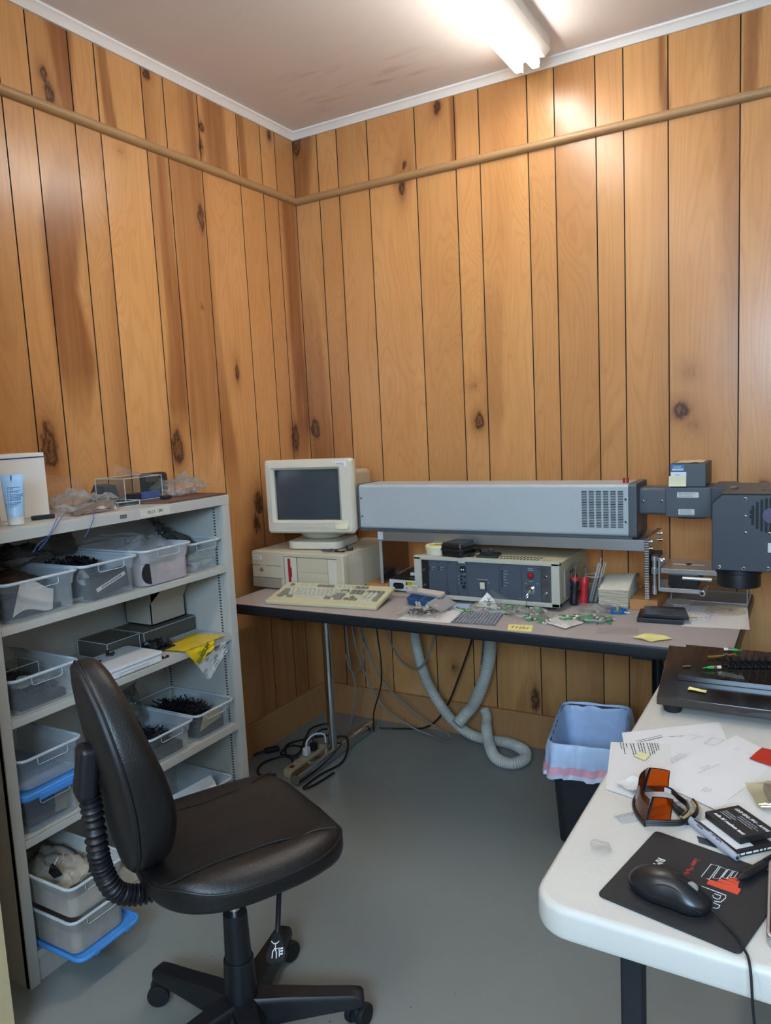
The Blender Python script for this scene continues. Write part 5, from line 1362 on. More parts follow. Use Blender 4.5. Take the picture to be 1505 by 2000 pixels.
# ------------------------------------------------------------------ on top of the bookcase
TZ = 1.2006
t = thing('glove_carton', 'white printed carton with a blue line at the left end of the bookcase top', 'carton', (.115, -1.70, TZ), 0)
B().box(-.07, .075, -.10, .115, 0, .182, .002).obj('carton_body', mat('carton_white', '#dcd8cf', .6, var=.02), t)
b = B(); b.box(.0752, .0758, -.1, .115, .168, .1715); b.obj('blue_line', mat('line_blue', '#33447f', .6), t)
b = B()
for k in range(9): b.box(.0752, .0758, -.098+k*.006, -.0945+k*.006, .137, .1415); b.box(.0752, .0758, -.098+k*.0075, -.094+k*.0075, .127, .131)
b.obj('green_print', mat('print_green', '#4f8a63', .6), t)
t = thing('open_flap_box', 'grey white box flap with small print behind the carton at the far left', 'box', (.06, -1.70, 1.3835))
b = B(); b.poly([(-.05, -.1, 0), (-.05, .045, 0), (.0, .062, .036), (.0, -.1, .036)]); b.box(-.055, -.05, -.1, .045, 0, .012); b.obj('flap', mat('flap_greywhite', '#b7b4aa', .6), t)
b = B()
for k in range(4): b.poly([(-.04+k*.009, -.05, .0082+k*.0065), (-.04+k*.009, .03, .0082+k*.0065), (-.0355+k*.009, .03, .0114+k*.0065), (-.0355+k*.009, -.05, .0114+k*.0065)])
b.obj('small_print', INKG, t)
def tube_():
    t = thing('cream_tube', 'pale blue squeeze tube standing on its clear cap at the bookcase front edge', 'tube', (.30, -1.765, TZ), math.radians(48))
    b = B(); n = 28; bm = bmesh.new(); R = []
    for k in range(13):
        q = k/12; z = .024+.096*q; w = .0215+.006*q; d = .0215*(1-q)**.8+.0008
        R.append([bm.verts.new((w*math.cos(2*PI*i/n), d*math.sin(2*PI*i/n), z)) for i in range(n)])
    R.append([bm.verts.new((.0275*math.cos(2*PI*i/n), .0007*math.sin(2*PI*i/n), .132)) for i in range(n)])
    for A, C in zip(R, R[1:]):
        for i in range(n): bm.faces.new((A[i], A[(i+1) % n], C[(i+1) % n], C[i]))
    bm.faces.new(R[0][::-1]); bm.faces.new(R[-1]); b._add(bm)
    bd = b.obj('tube_body', mat('tube_blue', '#9cc0dc', .35, var=.05), t)
    B().cyl((0, 0, 0), (0, 0, .0245), .0205, .021, 26, bev=.002).obj('cap', film('cap_clear', '#eef0ee', '#cfd0ca', milk=.9, rough=.2), t)
    b = B(); r = random.Random(8)
    for k in range(13):
        z = .098-.0036*k-.0018*(k > 1)-.002*(k > 3)-.003*(k > 8); wd = (.034, .02, .036, .03, .038, .037, .036, .035, .033, .036, .028, .022, .018)[k]
        d = .0215*(1-(z-.024)/.096)**.8+.0008
        x = -.018
        while x < -.018+wd:
            yy = -d*math.sqrt(max(.05, 1-(x/.024)**2))-.0004; b.box(x, x+.0042, yy-.0002, yy+.0004, z-.0008, z+.0008); x += .0052
    b.obj('fine_print', mat('print_blue', '#2d4a86', .6), bd)
    b = B(); b.prism([(-.0035, .118), (-.0005, .118), (.0005, .128), (-.0005, .131), (-.0025, .128)], .0021, .0027, M=Matrix.Rotation(PI/2, 4, 'X')); b.cyl((-.002, -.0026, .1155), (-.002, -.0030, .1155), .0014, n=10); b.obj('exclamation_mark', mat('mark_navy', '#1d2748', .6), bd)
tube_()
t = thing('green_bottle', 'white bottle with a green label beside the blue tube at the far left', 'bottle', (.262, -1.812, TZ), 0)
b = B(); b.lathe([(.001, 0), (.021, 0), (.023, .004), (.023, .07), (.018, .085), (.008, .095), (.008, .11), (.001, .111)], 24); b.obj('bottle_body', mat('bottle_white', '#d2d2c8', .4), t)
b = B(); b.lathe([(.0233, .012), (.0236, .012), (.0236, .066), (.0233, .066)], 24, caps=False); b.obj('green_label', mat('label_green', '#0f6a48', .5), t)
bag('big clear zip bag lying at the middle of the bookcase top, right of the tube', (.17, -1.475, TZ), .18, .18, .05, 91, BAGM, .1, cr=.03, n=28)
stiff('raised clear bag panel standing at the back of the bookcase top', [(.062, -1.56, TZ+.008), (.062, -1.37, TZ+.008), (.05, -1.35, TZ+.085), (.05, -1.50, TZ+.115)], BAGM, seed=21, cr=.014, n=18)
stiff('brown film strip in front of the big bag on the bookcase top', [(.275, -1.60, TZ+.006), (.325, -1.60, TZ+.003), (.33, -1.46, TZ+.004), (.285, -1.45, TZ+.035)], mat('brown_strip', '#6e5f55', .3), 'brown_strip', 'strip', 22, .01)
solo(B().box(-.03, .03, -.006, .006, 0, .012, .002), 'black_stick', BLACK_PL, 'short black bar between the blue tube and the big clear bag', 'bar', (.27, -1.665, TZ), 1.2)
case('small flat clear box on the bookcase top, in front of the tall clear box', .20, .285, -1.42, -1.335, TZ, .016)
t = case('tall clear acrylic box with black and blue things on the bookcase top', .10, .235, -1.345, -1.19, TZ+.0075, .075)
solo(B().box(-.02, .02, -.03, .03, 0, .02, .002), 'black_module', BLACK_PL, 'black module inside the tall clear box', 'module', (.20, -1.27, TZ+.0100), .1)
solo(B().box(-.008, .008, -.035, .035, 0, .022, .002), 'blue_card', mat('card_blue', '#5263a5', .5), 'blue card strip inside the tall clear box', 'card', (.222, -1.232, TZ+.0100), 0)
solo(B().box(-.016, .016, -.014, .014, 0, .018, .001), 'square_label', mat('label_taupe', '#5d5347', .6), 'dark square sticker block at the top corner of the tall clear box', 'sticker', (.216, -1.213, TZ+.062), 0)
t = thing('tape_dispenser', 'dark grey domed tool body behind the tall clear box', 'tool', (.06, -1.28, TZ)); b = B(); b.prism([(-.05, 0), (.05, 0), (.045, .02), (.03, .055), (-.02, .06), (-.042, .03)], -.025, .025, .004, M=Matrix.Rotation(PI/2, 4, 'X') @ Matrix.Rotation(0, 4, 'Z')); b.obj('tool_body', mat('tool_brown', '#4b423b', .5), t); B().box(-.055, .055, -.03, .03, 0, .006, .002).obj('tool_base', BLACK_PL, t)
b = B(); b.box(-.03, .03, -.045, .045, 0, .075, .012, 3); solo(b, 'black_case', mat('black_case_green', '#1c2524', .4), 'rounded black case at the back of the bookcase top behind the clear box', 'case', (.085, -1.085, TZ+.0075), .1)
b = B(); b.prism([(-.06, -.155), (.15, -.09), (.15, .17), (-.06, .17)], 0, .006, .001); solo(b, 'brown_board', mat('brown_board', '#5f4538', .5, var=.12), 'flat brown board lying at the right end of the bookcase top', 'board', (.215, -1.20, TZ), 0)
bag('puffed clear film bag on the brown board at the right end of the bookcase', (.225, -1.095, TZ+.0075), .15, .15, .05, 95, BAGM, .1, cr=.035, n=28)
stiff('clear bag corner sticking up out of the tall clear box', [(.13, -1.30, TZ+.087), (.17, -1.21, TZ+.087), (.14, -1.20, TZ+.09), (.11, -1.27, TZ+.125)], BAGM, seed=25, cr=.008)
solo(B().box(-.012, .012, -.018, .018, 0, .01, .002), 'black_bit', BLACK_PL, 'small black piece at the front of the brown board', 'small part', (.285, -1.225, TZ+.0075), .3)
for k, (pts, lab) in enumerate((([(.34, -1.66, .008), (.379, -1.698, .014), (.386, -1.735, -.03), (.39, -1.77, -.047), (.392, -1.79, -.066)], 'left one of two blue wires hanging over the bookcase front'),
                 ([(.34, -1.645, .008), (.379, -1.683, .014), (.387, -1.735, -.034), (.392, -1.774, -.063)], 'right one of two blue wires hanging close together over the bookcase front'),
                 ([(.345, -1.56, .012), (.36, -1.578, .020), (.383, -1.588, .008), (.386, -1.600, -.02), (.388, -1.629, -.052)], 'single blue wire hanging over the bookcase front edge, away from the pair'))):
    b = B(); b.tube(spline(pts, 8), .0011, 6); o = b.obj('blue_wire', mat('wire_blue', '#3a4f8c', .4)); o.location = (0, 0, TZ); tag(o, lab, 'wire')
# ------------------------------------------------------------------ under the desk
HOSE = mat('hose_grey', '#b9b7ab', .5, var=.06)
def hose(label, pts, r_=.024):
    P = spline(pts, 30); L_ = sum((a-b).length for a, b in zip(P, P[1:])); n = L_/.0085
    # resample evenly
    Q = [P[0]]; acc = 0; st = .0021
    for a, c in zip(P, P[1:]):
        d = (c-a).length
        if d == 0: continue
        s = st-acc
        while s <= d: Q.append(a+(c-a)*(s/d)); s += st
        acc = (acc+d) % st
    m = len(Q); b = B()
    b.tube(Q, lambda q: r_*(1+.085*math.sin(q*m*st/.0085*2*PI)), 14)
    o = b.obj('ribbed_hose', HOSE, smooth=70); return tag(o, label, 'hose')
hose('grey ribbed hose hanging from the left and lying along the baseboard into a loop', [(.60, -.17, .695), (.605, -.16, .5), (.645, -.15, .30), (.73, -.13, .14), (.82, -.11, .058), (.90, -.085, .03), (.99, -.075, .027), (1.075, -.115, .027), (1.108, -.19, .027), (1.072, -.255, .027), (.995, -.23, .029), (.93, -.14, .05), (.90, -.085, .085), (.892, -.062, .125), (.876, -.05, .152)], .0225)
hose('grey ribbed hose hanging from the middle of the desk and bending left', [(.945, -.11, .695), (.94, -.105, .48), (.915, -.098, .345), (.858, -.10, .20), (.825, -.14, .15), (.80, -.175, .115)], .0255)
CG = mat('cable_grey', '#77766f', .5); CB = mat('cable_black', '#141415', .5)
def cable(label, pts, m, r_=.0042, name='cable'):
    b = B(); b.tube(spline(pts, 10), r_, 8); o = b.obj(name, m, smooth=70); return tag(o, label, 'cable')
cable('grey cable hanging straight down beside the left desk leg to the floor', [(.272, -.2, .66), (.27, -.19, .5), (.273, -.18, .34), (.298, -.18, .22), (.28, -.18, .12), (.255, -.18, .006)], CG)
cable('grey cable drooping from the left in a long curve to the hose', [(.29, -.19, .66), (.30, -.185, .5), (.33, -.18, .345), (.425, -.17, .15), (.555, -.15, .06), (.66, -.13, .022), (.73, -.17, .03), (.775, -.20, .07)], CG)
cable('upper grey cable curving from the desk down to the ribbed hose', [(.33, -.16, .66), (.34, -.165, .5), (.385, -.17, .352), (.448, -.17, .245), (.58, -.165, .14), (.70, -.175, .088), (.78, -.21, .085)], CG)
cable('grey cable hanging in a short loop between the desk back and the hose', [(.44, -.12, .69), (.455, -.13, .474), (.53, -.18, .39), (.60, -.21, .36), (.65, -.22, .36), (.69, -.21, .41), (.72, -.19, .51), (.725, -.18, .69)], CG)
cable('grey cable making a small loop behind the left desk leg', [(.36, -.24, .66), (.368, -.235, .51), (.39, -.23, .42), (.375, -.23, .35), (.325, -.22, .30), (.29, -.21, .32), (.275, -.215, .38)], CG, .0035)
cable('black cable hanging from the desk middle down to the floor behind the hoses', [(.86, -.06, .69), (.845, -.06, .5), (.76, -.06, .27), (.69, -.065, .12), (.60, -.07, .03), (.47, -.09, .008), (.378, -.12, .008)], CB)
cable('thin black cable hanging beside the grey cables to the desk foot', [(.44, -.2, .69), (.437, -.195, .51), (.447, -.19, .36), (.434, -.18, .24), (.39, -.18, .11), (.376, -.17, .01)], CB, .0035)
cable('grey conduit hanging beside the middle ribbed hose', [(.905, -.07, .69), (.902, -.07, .5), (.885, -.07, .36)], mat('conduit_grey', '#54565a', .4), .009)
# power strip and its leads
t = thing('power_strip', 'beige power strip on the floor along the chrome desk foot', 'power strip', (.275, -.56, .0005), math.radians(2))
sbm = B().box(-.024, .024, -.13, .14, 0, .036, .005).obj('strip_body', mat('strip_beige', '#a89c80', .5), t)
for k in range(4):
    b = B()
    for s in (-1, 1): b.box(s*.007-.0012, s*.007+.0012, -.05+k*.045, -.042+k*.045, .0355, .0365)
    b.obj('outlet', SHELF_DARK, sbm)
B().box(-.008, .008, -.11, -.09, .035, .041, .002).obj('rocker_switch', mat('rocker_red', '#6e2a20', .4), t)
def plug(label, x, y, m, m2):
    t = thing('power_plug', label, 'plug', (x, y, .0375)); B().box(-.012, .012, -.015, .015, 0, .035, .005).obj('plug_body', m, t)
    b = B(); b.tube(spline([(0, 0, .033), (0, .01, .06), (.012, .05, .075), (.03, .09, .06), (.03, .10, .02)], 8), .004, 8); b.obj('plug_lead', m2, t)
plug('white plug with a white lead in the power strip', .271, -.545, LABW, LABW)
plug('black plug next to the white one in the power strip', .272, -.495, CB, CB)
cable('black cable coiled on the floor between the wall and the power strip', [(.23, -.44, .006), (.15, -.43, .006), (.1, -.45, .006), (.12, -.53, .007), (.19, -.50, .008), (.13, -.36, .014), (.08, -.24, .006), (.13, -.17, .006), (.21, -.26, .008), (.15, -.36, .016), (.10, -.46, .016), (.17, -.55, .014), (.22, -.53, .014)], CB, .0045)
cable('black cable arching over the floor left of the power strip', [(.22, -.69, .006), (.16, -.72, .006), (.11, -.67, .006), (.105, -.60, .006), (.16, -.53, .007), (.22, -.58, .012)], CB, .0045)
cable('black cable draped over the chrome foot and trailing on the floor', [(.30, -.40, .062), (.345, -.38, .066), (.374, -.385, .062), (.40, -.43, .03), (.41, -.50, .006), (.39, -.60, .006), (.385, -.68, .006), (.392, -.74, .006), (.415, -.70, .006), (.43, -.58, .006)], CB, .0045)
t = thing('cable_socket', 'black cable socket end lying on the floor by the left wall', 'socket', (.062, -.515, .0005), .9)
B().box(-.035, .03, -.014, .014, 0, .022, .006).obj('socket_body', CB, t); b = B(); b.tube(spline([(-.03, 0, .012), (-.07, -.004, .008), (-.11, -.02, .006)], 8), .005, 8); b.obj('socket_lead', CB, t)
# ------------------------------------------------------------------ waste bin between desk and table
def wastebin():
    t = thing('waste_bin', 'black waste bin with pale blue liner and pink drawstring under the grey desk', 'waste bin', (1.468, -.515, 0), math.radians(9))
    w, d, h = .118, .185, .355
    def rr(k, z, dd=0, n=6):
        P = [Vector((x, y, z)) for x, y in rrect(-w*k-dd, w*k+dd, -d*k-dd, d*k+dd, .035*k+dd*.5, n)]
        return resample(P, 132) if n == 16 else P
    def loft(levels, name, m, sm=60, par=None, close=True):
        bm = bmesh.new(); R = [[bm.verts.new(p) for p in L_] for L_ in levels]
        for A, C in zip(R, R[1:]):
            for i in range(len(A)): bm.faces.new((A[i], A[(i+1) % len(A)], C[(i+1) % len(A)], C[i]))
        if close: bm.faces.new(R[0][::-1])
        b = B(); b._add(bm); return b.obj(name, m, par or t, smooth=sm)
    loft([rr(.80, 0), rr(.81, .004), rr(.985, h-.01), rr(1, h), rr(.985, h), rr(.972, h-.01), rr(.798, .01)], 'bin_body', mat('bin_black', '#1c1f24', .45, bump=.1))
    LIN = mat('liner_blue', '#bcd0ec', .4, var=.12, scale=30, bump=1., bscale=28)
    r = random.Random(4)
    def wav(L_, a, seed, za=0.):
        out = []
        for i, p in enumerate(L_):
            nz_ = mnoise.noise(Vector((p.x*26, p.y*26, p.z*9)))+.6*mnoise.noise(Vector((p.x*62, p.y*62, p.z*16+3))); q = p.copy(); v = Vector((p.x, p.y, 0)).normalized()
            q += v*a*(nz_+.5); q.z += za*mnoise.noise(Vector((p.x*16, p.y*16, 7))); out.append(q)
        return out
    n = 16
    lv = [wav(rr(.80, .12, -.004, n), .004, 1), wav(rr(.86, .22, -.004, n), .006, 2), wav(rr(.955, h-.02, -.005, n), .003, 3), wav(rr(1, h+.007, .001, n), .002, 4, .006), wav(rr(1, h+.004, .006, n), .003, 5, .006), wav(rr(1, h-.025, .008, n), .010, 6), wav(rr(.985, h-.05, .008, n), .016, 7, .01), wav(rr(.97, h-.07, .010, n), .02, 8, .018)]
    loft(lv, 'liner', LIN, 70, None, True)
    lv2 = [wav(rr(.97, h-.067, .0115, n), .02, 8, .018), wav(rr(.965, h-.085, .014, n), .022, 9, .018), wav(rr(.96, h-.093, .016, n), .024, 10, .02)]
    loft(lv2, 'drawstring_hem', mat('hem_pink', '#dba4b4', .4, var=.12, scale=20, bump=.5, bscale=40), 70, None, False)
    lv3 = [wav(rr(.96, h-.091, .016, n), .024, 10, .02), wav(rr(.955, h-.104, .018, n), .026, 11, .022)]
    loft(lv3, 'liner_edge', mat('hem_white', '#c3cbe0', .4, var=.08, bump=.4, bscale=40), 70, None, False)
wastebin()

# ------------------------------------------------------------------ white folding table
T = .735
TABW = mat('table_white', '#c8c3b8', .42, var=.035, scale=9, bump=.12, bscale=300)
def table():
    t = thing('folding_table', 'white plastic folding table with rounded corners and black legs, at the right', 'table', (2.085, -1.425, 0), math.radians(-.8))
    x0, x1, y0, y1 = -.306, .31, -.604, .604
    bm = bmesh.new(); R = []
    for ins, z, r in ((.012, T-.048, .05), (.002, T-.046, .056), (.0, T-.04, .058), (.0, T-.011, .058), (.003, T-.004, .056), (.010, T, .05)):
        R.append([bm.verts.new((x, y, z)) for x, y in rrect(x0+ins, x1-ins, y0+ins, y1-ins, r, 8)])
    for A, C in zip(R, R[1:]):
        for i in range(len(A)): bm.faces.new((A[i], A[(i+1) % len(A)], C[(i+1) % len(A)], C[i]))
    bm.faces.new(R[-1]); bm.faces.new(R[0][::-1]); b = B(); b._add(bm); b.obj('tabletop', TABW, t)
    LG = mat('leg_black', '#1b1d22', .45)
    for y in (-.545, .50):
        for x in (-.172, .20):
            l = B().box(x-.016, x+.016, y-.014, y+.014, .012, T-.048, .006, 3).obj('leg', LG, t); B().box(x-.019, x+.019, y-.017, y+.017, 0, .02, .004).obj('foot_cap', BLACK_SOFT, l)
        if y > 0: B().cyl((-.172, y, .62), (.20, y, .62), .011, n=14).obj('cross_bar', LG, t)
    return t
table()
TT = T+.0004
# black perforated platform with rubber feet
def platform():
    t = thing('laser_platform', 'black base plate on rubber feet at the far end of the white table', 'platform', (2.06, -1.06, TT))
    BK = mat('platform_black', '#241c17', .14, .0, var=.06, spec=.8)
    b = B(); b.prism([(-.245, -.207), (.24, -.200), (.24, .20), (-.282, .188)], .020, .040, .0025); b.obj('base_plate', BK, t)
    b = B(); pl = [(-.218, -.085), (.235, -.075), (.235, .185), (-.235, .17)]; b.prism(pl, .040, .052, .001); wp = b.obj('work_plate', BK, t)
    b = B()
    for i in range(26):
        for j in range(15):
            b.cyl((-.205+i*.017, -.07+j*.0165, .0521), (-.205+i*.017, -.07+j*.0165, .0526), .0026, n=6)
    b.obj('hole_grid', SHELF_DARK, wp)
    for x, y in ((-.215, -.178), (.2, -.17), (-.225, .15), (.2, .15)): B().cyl((x, y, 0), (x, y, .0205), .019, .022, 20, bev=.003).obj('rubber_foot', BLACK_SOFT, t)
    b = B(); b.box(.19, .235, -.205, -.19, .004, .03, .002); b.obj('side_block', BLACK_PL, t)
platform()
PT = TT+.0532
def conn2(x, y, rz, lab):
    t = thing('fibre_connector', lab, 'fibre connector', (x, y, PT), rz)
    b = B(); b.cyl((0, 0, .005), (.014, 0, .005), .0045, .003, 10); b.cyl((.014, 0, .005), (.024, 0, .004), .0016, n=6); b.obj('green_boot', GREEN, t)
    B().cyl((-.008, 0, .005), (0, 0, .005), .0046, n=10, bev=.0006).obj('metal_body', BRS, t); B().cyl((-.018, 0, .005), (-.008, 0, .005), .0042, .0036, 10).obj('white_cap', CER, t)
conn2(1.938, -.915, .1, 'white and green fibre connector at the far side of the black platform')
conn2(1.912, -1.075, 3.6, 'green fibre connector lying left of the black comb on the black platform')
t = thing('black_comb', 'black moulded comb of linked clips on the black platform', 'comb', (1.985, -1.02, PT+.0006), .32)
for k in range(7):
    b = B(TR(-.045+k*.015, 0, 0)); b.box(-.006, .006, -.018, .018, .0, .006, .001); b.prism([(-.02, .004), (.02, .004), (.024, .02), (.012, .012), (-.012, .014), (-.026, .022)], -.003, .003, M=Matrix.Rotation(PI/2, 4, 'Z') @ Matrix.Rotation(PI/2, 4, 'X')); b.obj('clip_segment', PALLET, t)
B().box(-.055, .055, -.003, .003, .001, .004, .001).obj('spine', PALLET, t)
flat('tape_shred', 'curled amber tape shred behind the comb on the black platform', [(1.89, -1.0), (1.955, -.96), (1.95, -.945), (1.89, -.985)], PT, mat('amber_tape', '#7d5a28', .35), 'tape', lift=.008, seed=31)
flat('tape_shred', 'small amber tape corner at the left of the black platform', [(1.842, -1.085), (1.862, -1.08), (1.86, -1.068), (1.848, -1.07)], PT, MATS['amber_tape'], 'tape', lift=.003, seed=32)
stiff('white scrap of film at the front of the black work plate', [(1.925, -1.115, PT), (1.985, -1.125, PT), (1.98, -1.105, PT+.002), (1.93, -1.098, PT+.006)], BAGM, 'film_scrap', 'scrap', 33, .003, 8)
flat('yellow_slip', 'narrow wavy yellow slip on the front of the black platform', [(1.872, -1.208), (1.912, -1.214), (1.912, -1.197), (1.873, -1.188)], TT+.0404, YEL, 'note', lift=.004, seed=35)
# papers
COLS= [[1.777, -1.46, 1.786, -1.488], [1.782, -1.458, 1.797, -1.509], [1.788, -1.458, 1.794, -1.476], [1.796, -1.454, 1.816, -1.513], [1.801, -1.452, 1.822, -1.517], [1.809, -1.446, 1.822, -1.487], [1.814, -1.444, 1.835, -1.512], [1.819, -1.442, 1.838, -1.506], [1.826, -1.439, 1.843, -1.493], [1.831, -1.437, 1.847, -1.489], [1.835, -1.435, 1.85, -1.485], [1.84, -1.433, 1.851, -1.47], [1.845, -1.433, 1.854, -1.463]]
HEAD= [[1.804, -1.437, 1.846, -1.386], [1.81, -1.44, 1.85, -1.393], [1.819, -1.431, 1.848, -1.396], [1.861, -1.388, 1.876, -1.379], [1.879, -1.378, 1.887, -1.371]]
FAINT= [[1.883, -1.508, 1.904, -1.462], [1.886, -1.514, 1.909, -1.465], [1.881, -1.499, 1.896, -1.463], [1.937, -1.515, 1.951, -1.495], [1.941, -1.52, 1.953, -1.498], [1.988, -1.395, 2.0, -1.397], [1.986, -1.403, 1.993, -1.403], [2.01, -1.411, 2.018, -1.415], [1.897, -1.362, 1.927, -1.368], [1.905, -1.391, 1.914, -1.368], [1.931, -1.399, 1.941, -1.362], [1.941, -1.362, 1.966, -1.365], [1.966, -1.365, 1.95, -1.398], [1.95, -1.398, 1.931, -1.399], [1.951, -1.606, 1.956, -1.585], [1.955, -1.606, 1.959, -1.588], [1.958, -1.607, 1.963, -1.592], [1.964, -1.602, 1.966, -1.589], [1.995, -1.62, 2.036, -1.515], [2.003, -1.622, 2.052, -1.491], [1.91, -1.614, 1.917, -1.621], [1.936, -1.538, 1.968, -1.482]]

W1 = mat('paper_table', '#d4d0ca', .75, var=.02, scale=8); W2 = mat('paper_table_b', '#d9d6d2', .75, var=.02, scale=8)
GR = mat('ink_faint', '#a3a09c', .7)
def print_on(o, segs, z, th, m, seed=0):
    """broken rows of print too small to read, lying on sheet o"""
    b = B(); r = random.Random(seed); c = o.location
    for x0, y0, x1, y1 in segs:
        p = Vector((x0-c.x, y0-c.y, 0)); d = Vector((x1-x0, y1-y0, 0)); L_ = d.length; d.normalize(); e = Vector((-d.y, d.x, 0))*th; s = 0
        while s < L_:
            w_ = min(L_-s, .004+.010*r.random()); q = p+d*s; k = p+d*(s+w_); zz = Vector((0, 0, z))
            b.poly([q-e+zz, k-e+zz, k+e+zz, q+e+zz]); s += w_+.0016
    return b.obj('printed_text', m, o)
o = flat('paper_sheet', 'printed sheet with a heading, its far corner nearest the black platform', [(1.768, -1.405), (1.83, -1.62), (2.02, -1.55), (1.945, -1.268)], TT, W2, 'paper')
print_on(o, HEAD, .0006, .0008, INK, 2)
o = flat('paper_sheet', 'letter with short columns of print at the left edge of the white table', [(1.796, -1.665), (1.93, -1.70), (1.868, -1.425), (1.758, -1.462)], TT+.0008, W1, 'paper')
print_on(o, COLS, .0006, .0009, INK, 3)
o = flat('paper_sheet', 'large drawing sheet with faint lines in the middle of the papers', [(1.85, -1.59), (1.985, -1.665), (2.17, -1.50), (1.985, -1.33)], TT+.0016, W2, 'paper')
print_on(o, FAINT, .0006, .0006, GR, 4)
flat('paper_sheet', 'folded paper corner curling up at the front left of the papers', [(1.806, -1.645), (1.845, -1.668), (1.872, -1.632), (1.835, -1.61)], TT+.0024, W1, 'paper', lift=.010, seed=41)
flat('paper_sheet', 'ruled sheet under the bag of metal parts at the right edge', [(1.985, -1.66), (2.10, -1.70), (2.16, -1.47), (2.06, -1.44)], TT+.0026, W1, 'paper')
flat('sticky_note', 'faded yellow tab on the printed letter', [(1.815, -1.515), (1.838, -1.525), (1.843, -1.498), (1.822, -1.49)], TT+.0032, mat('faded_yellow', '#d8cf96', .7), 'note')
flat('red_card', 'bright red card on the papers at the right edge of the picture', [(2.016, -1.44), (2.09, -1.475), (2.105, -1.395), (2.035, -1.378)], TT+.003, mat('red_card', '#b62a10', .45), 'card', lift=.003, seed=44)
t = thing('ruler', 'clear plastic ruler with black marks under the safety glasses', 'ruler', (1.89, -1.708, TT+.0006), math.radians(47))
B().box(-.075, .075, -.012, .012, .0, .0016, .0004).obj('ruler_body', film('ruler_clear', '#f4f4f4', '#dcdcda', milk=.4), t)
b = B()
for k in range(28): b.box(-.072+k*.0053, -.0714+k*.0053, .004 if k % 5 else .0, .011, .0017, .0019)
b.obj('scale_marks', INK, t)
# safety glasses, lying upside down on their brow: front to the left, side shields up, temples on the table
def glasses():
    c = Vector((1.876, -1.706, 0))
    t = thing('safety_glasses', 'amber laser safety glasses with black frame lying open on the white table', 'glasses', (c.x, c.y, TT+.0004))
    AM = film('amber_lens', '#d8641c', '#8a3306', milk=.28, rough=.08, edge=.3)
    AMF = film('amber_front', '#7a3412', '#5a2a12', milk=.5, rough=.06, edge=.5, gloss=.8)
    FRM = mat('frame_black', '#131314', .3)
    far = [Vector((1.860, -1.650, 0))-c, Vector((1.899, -1.638, 0))-c]; near = [Vector((1.884, -1.764, 0))-c, Vector((1.920, -1.750, 0))-c]
    def fr(q):
        p = far[0]*(1-q)+near[0]*q; return p+Vector((-.018*(1-(2*q-1)**2), 0, 0))
    def f(u, v):
        p = fr(u); nose = max(0, 1-((u-.5)/.13)**2); p.x += .008*v; p.z = .004+(.046-.018*nose)*v; return p
    B().grid(f, 24, 8).obj('front_lens', AMF, t)
    for (a, e), s in ((far, 1), (near, -1)):
        def g(u, v, a=a, e=e, s=s):
            p = a*(1-u)+e*u; p = p+Vector((.004*v, -s*.006*v, .005+.047*v*(1-.10*u*u))); p.x += .008*v*(1-u); return p
        B().grid(g, 8, 8).obj('side_lens', AM, t, label='orange side lens')
        b = B(); b.tube([g(k/8, 1) for k in range(9)]+[g(1, 1-k/6) for k in range(1, 7)], .0009, 5); b.obj('lens_rim', FRM, t)
        b = B(); b.tube([g(0, k/6) for k in range(7)], .0022, 6); b.obj('corner_post', FRM, t)
    b = B(); b.tube([fr(k/20)+Vector((0, 0, .0045)) for k in range(21)], .0034, 8, flat=1.2); b.obj('brow_bar', FRM, t)
    far_t = [far[0], far[1], Vector((1.922, -1.668, 0))-c, Vector((1.938, -1.690, 0))-c, Vector((1.943, -1.716, 0))-c, Vector((1.936, -1.735, 0))-c]
    near_t = [near[0], near[1], Vector((1.938, -1.738, 0))-c, Vector((1.952, -1.712, 0))-c, Vector((1.954, -1.686, 0))-c, Vector((1.944, -1.664, 0))-c]
    for P, zz in ((far_t, (.005, .006, .010, .012, .011, .010)), (near_t, (.005, .005, .005, .006, .0065, .007))):
        Q = spline([p+Vector((0, 0, z+.001)) for p, z in zip(P, zz)], 8)
        b = B()
        for dz in (-.003, 0, .003): b.tube([q+Vector((0, 0, dz+.002)) for q in Q], .0024, 6)
        te = b.obj('temple', FRM, t)
        b = B(); b.tube([q+Vector((0, 0, .002)) for q in Q[-10:]], lambda q: .0052-.001*q, 8); b.obj('temple_tip', mat('tip_tan', '#a58a5c', .5), te)
        if P is far_t:
            q = Q[9]; b = B(TR(q.x, q.y, q.z, 0, 0, -.35)); b.box(-.009, .009, -.0042, -.0026, -.003, .006, .001); l = b.obj('temple_label', LABW, te)
glasses()
# marker, dark pen, boxes
t = thing('marker_pen', 'grey felt marker with black lettering pointing at the mouse pad', 'marker', (1.979, -1.758, TT+.0075), math.radians(-47))
b = B(); b.lathe([(.001, -.068), (.0045, -.068), (.0055, -.062), (.0062, -.04), (.0065, .0), (.0062, .046), (.001, .046)], 20, Matrix.Rotation(-PI/2, 4, 'Y') @ Matrix.Identity(4)); mk = b.obj('barrel', mat('marker_grey', '#9d9fa8', .35), t)
b = B(); b.cyl((-.046, 0, 0), (-.075, 0, 0), .0066, .0058, 18, bev=.001); b.cyl((-.075, 0, 0), (-.082, 0, 0), .004, n=12); cp_ = b.obj('cap', BLACK_PL, t)
b = B(); b.box(-.078, -.05, -.0018, .0018, .0062, .0085, .0006); b.obj('clip', BLACK_PL, cp_)
b = B(); r = random.Random(3)
for k in range(9): b.box(-.034+k*.0042, -.0312+k*.0042, -.0012, .0022, .0055, .0068)
for k in range(5): b.box(-.022+k*.003, -.020+k*.003, -.0045, -.0025, .0048, .0058)
b.obj('barrel_print', INK, mk)
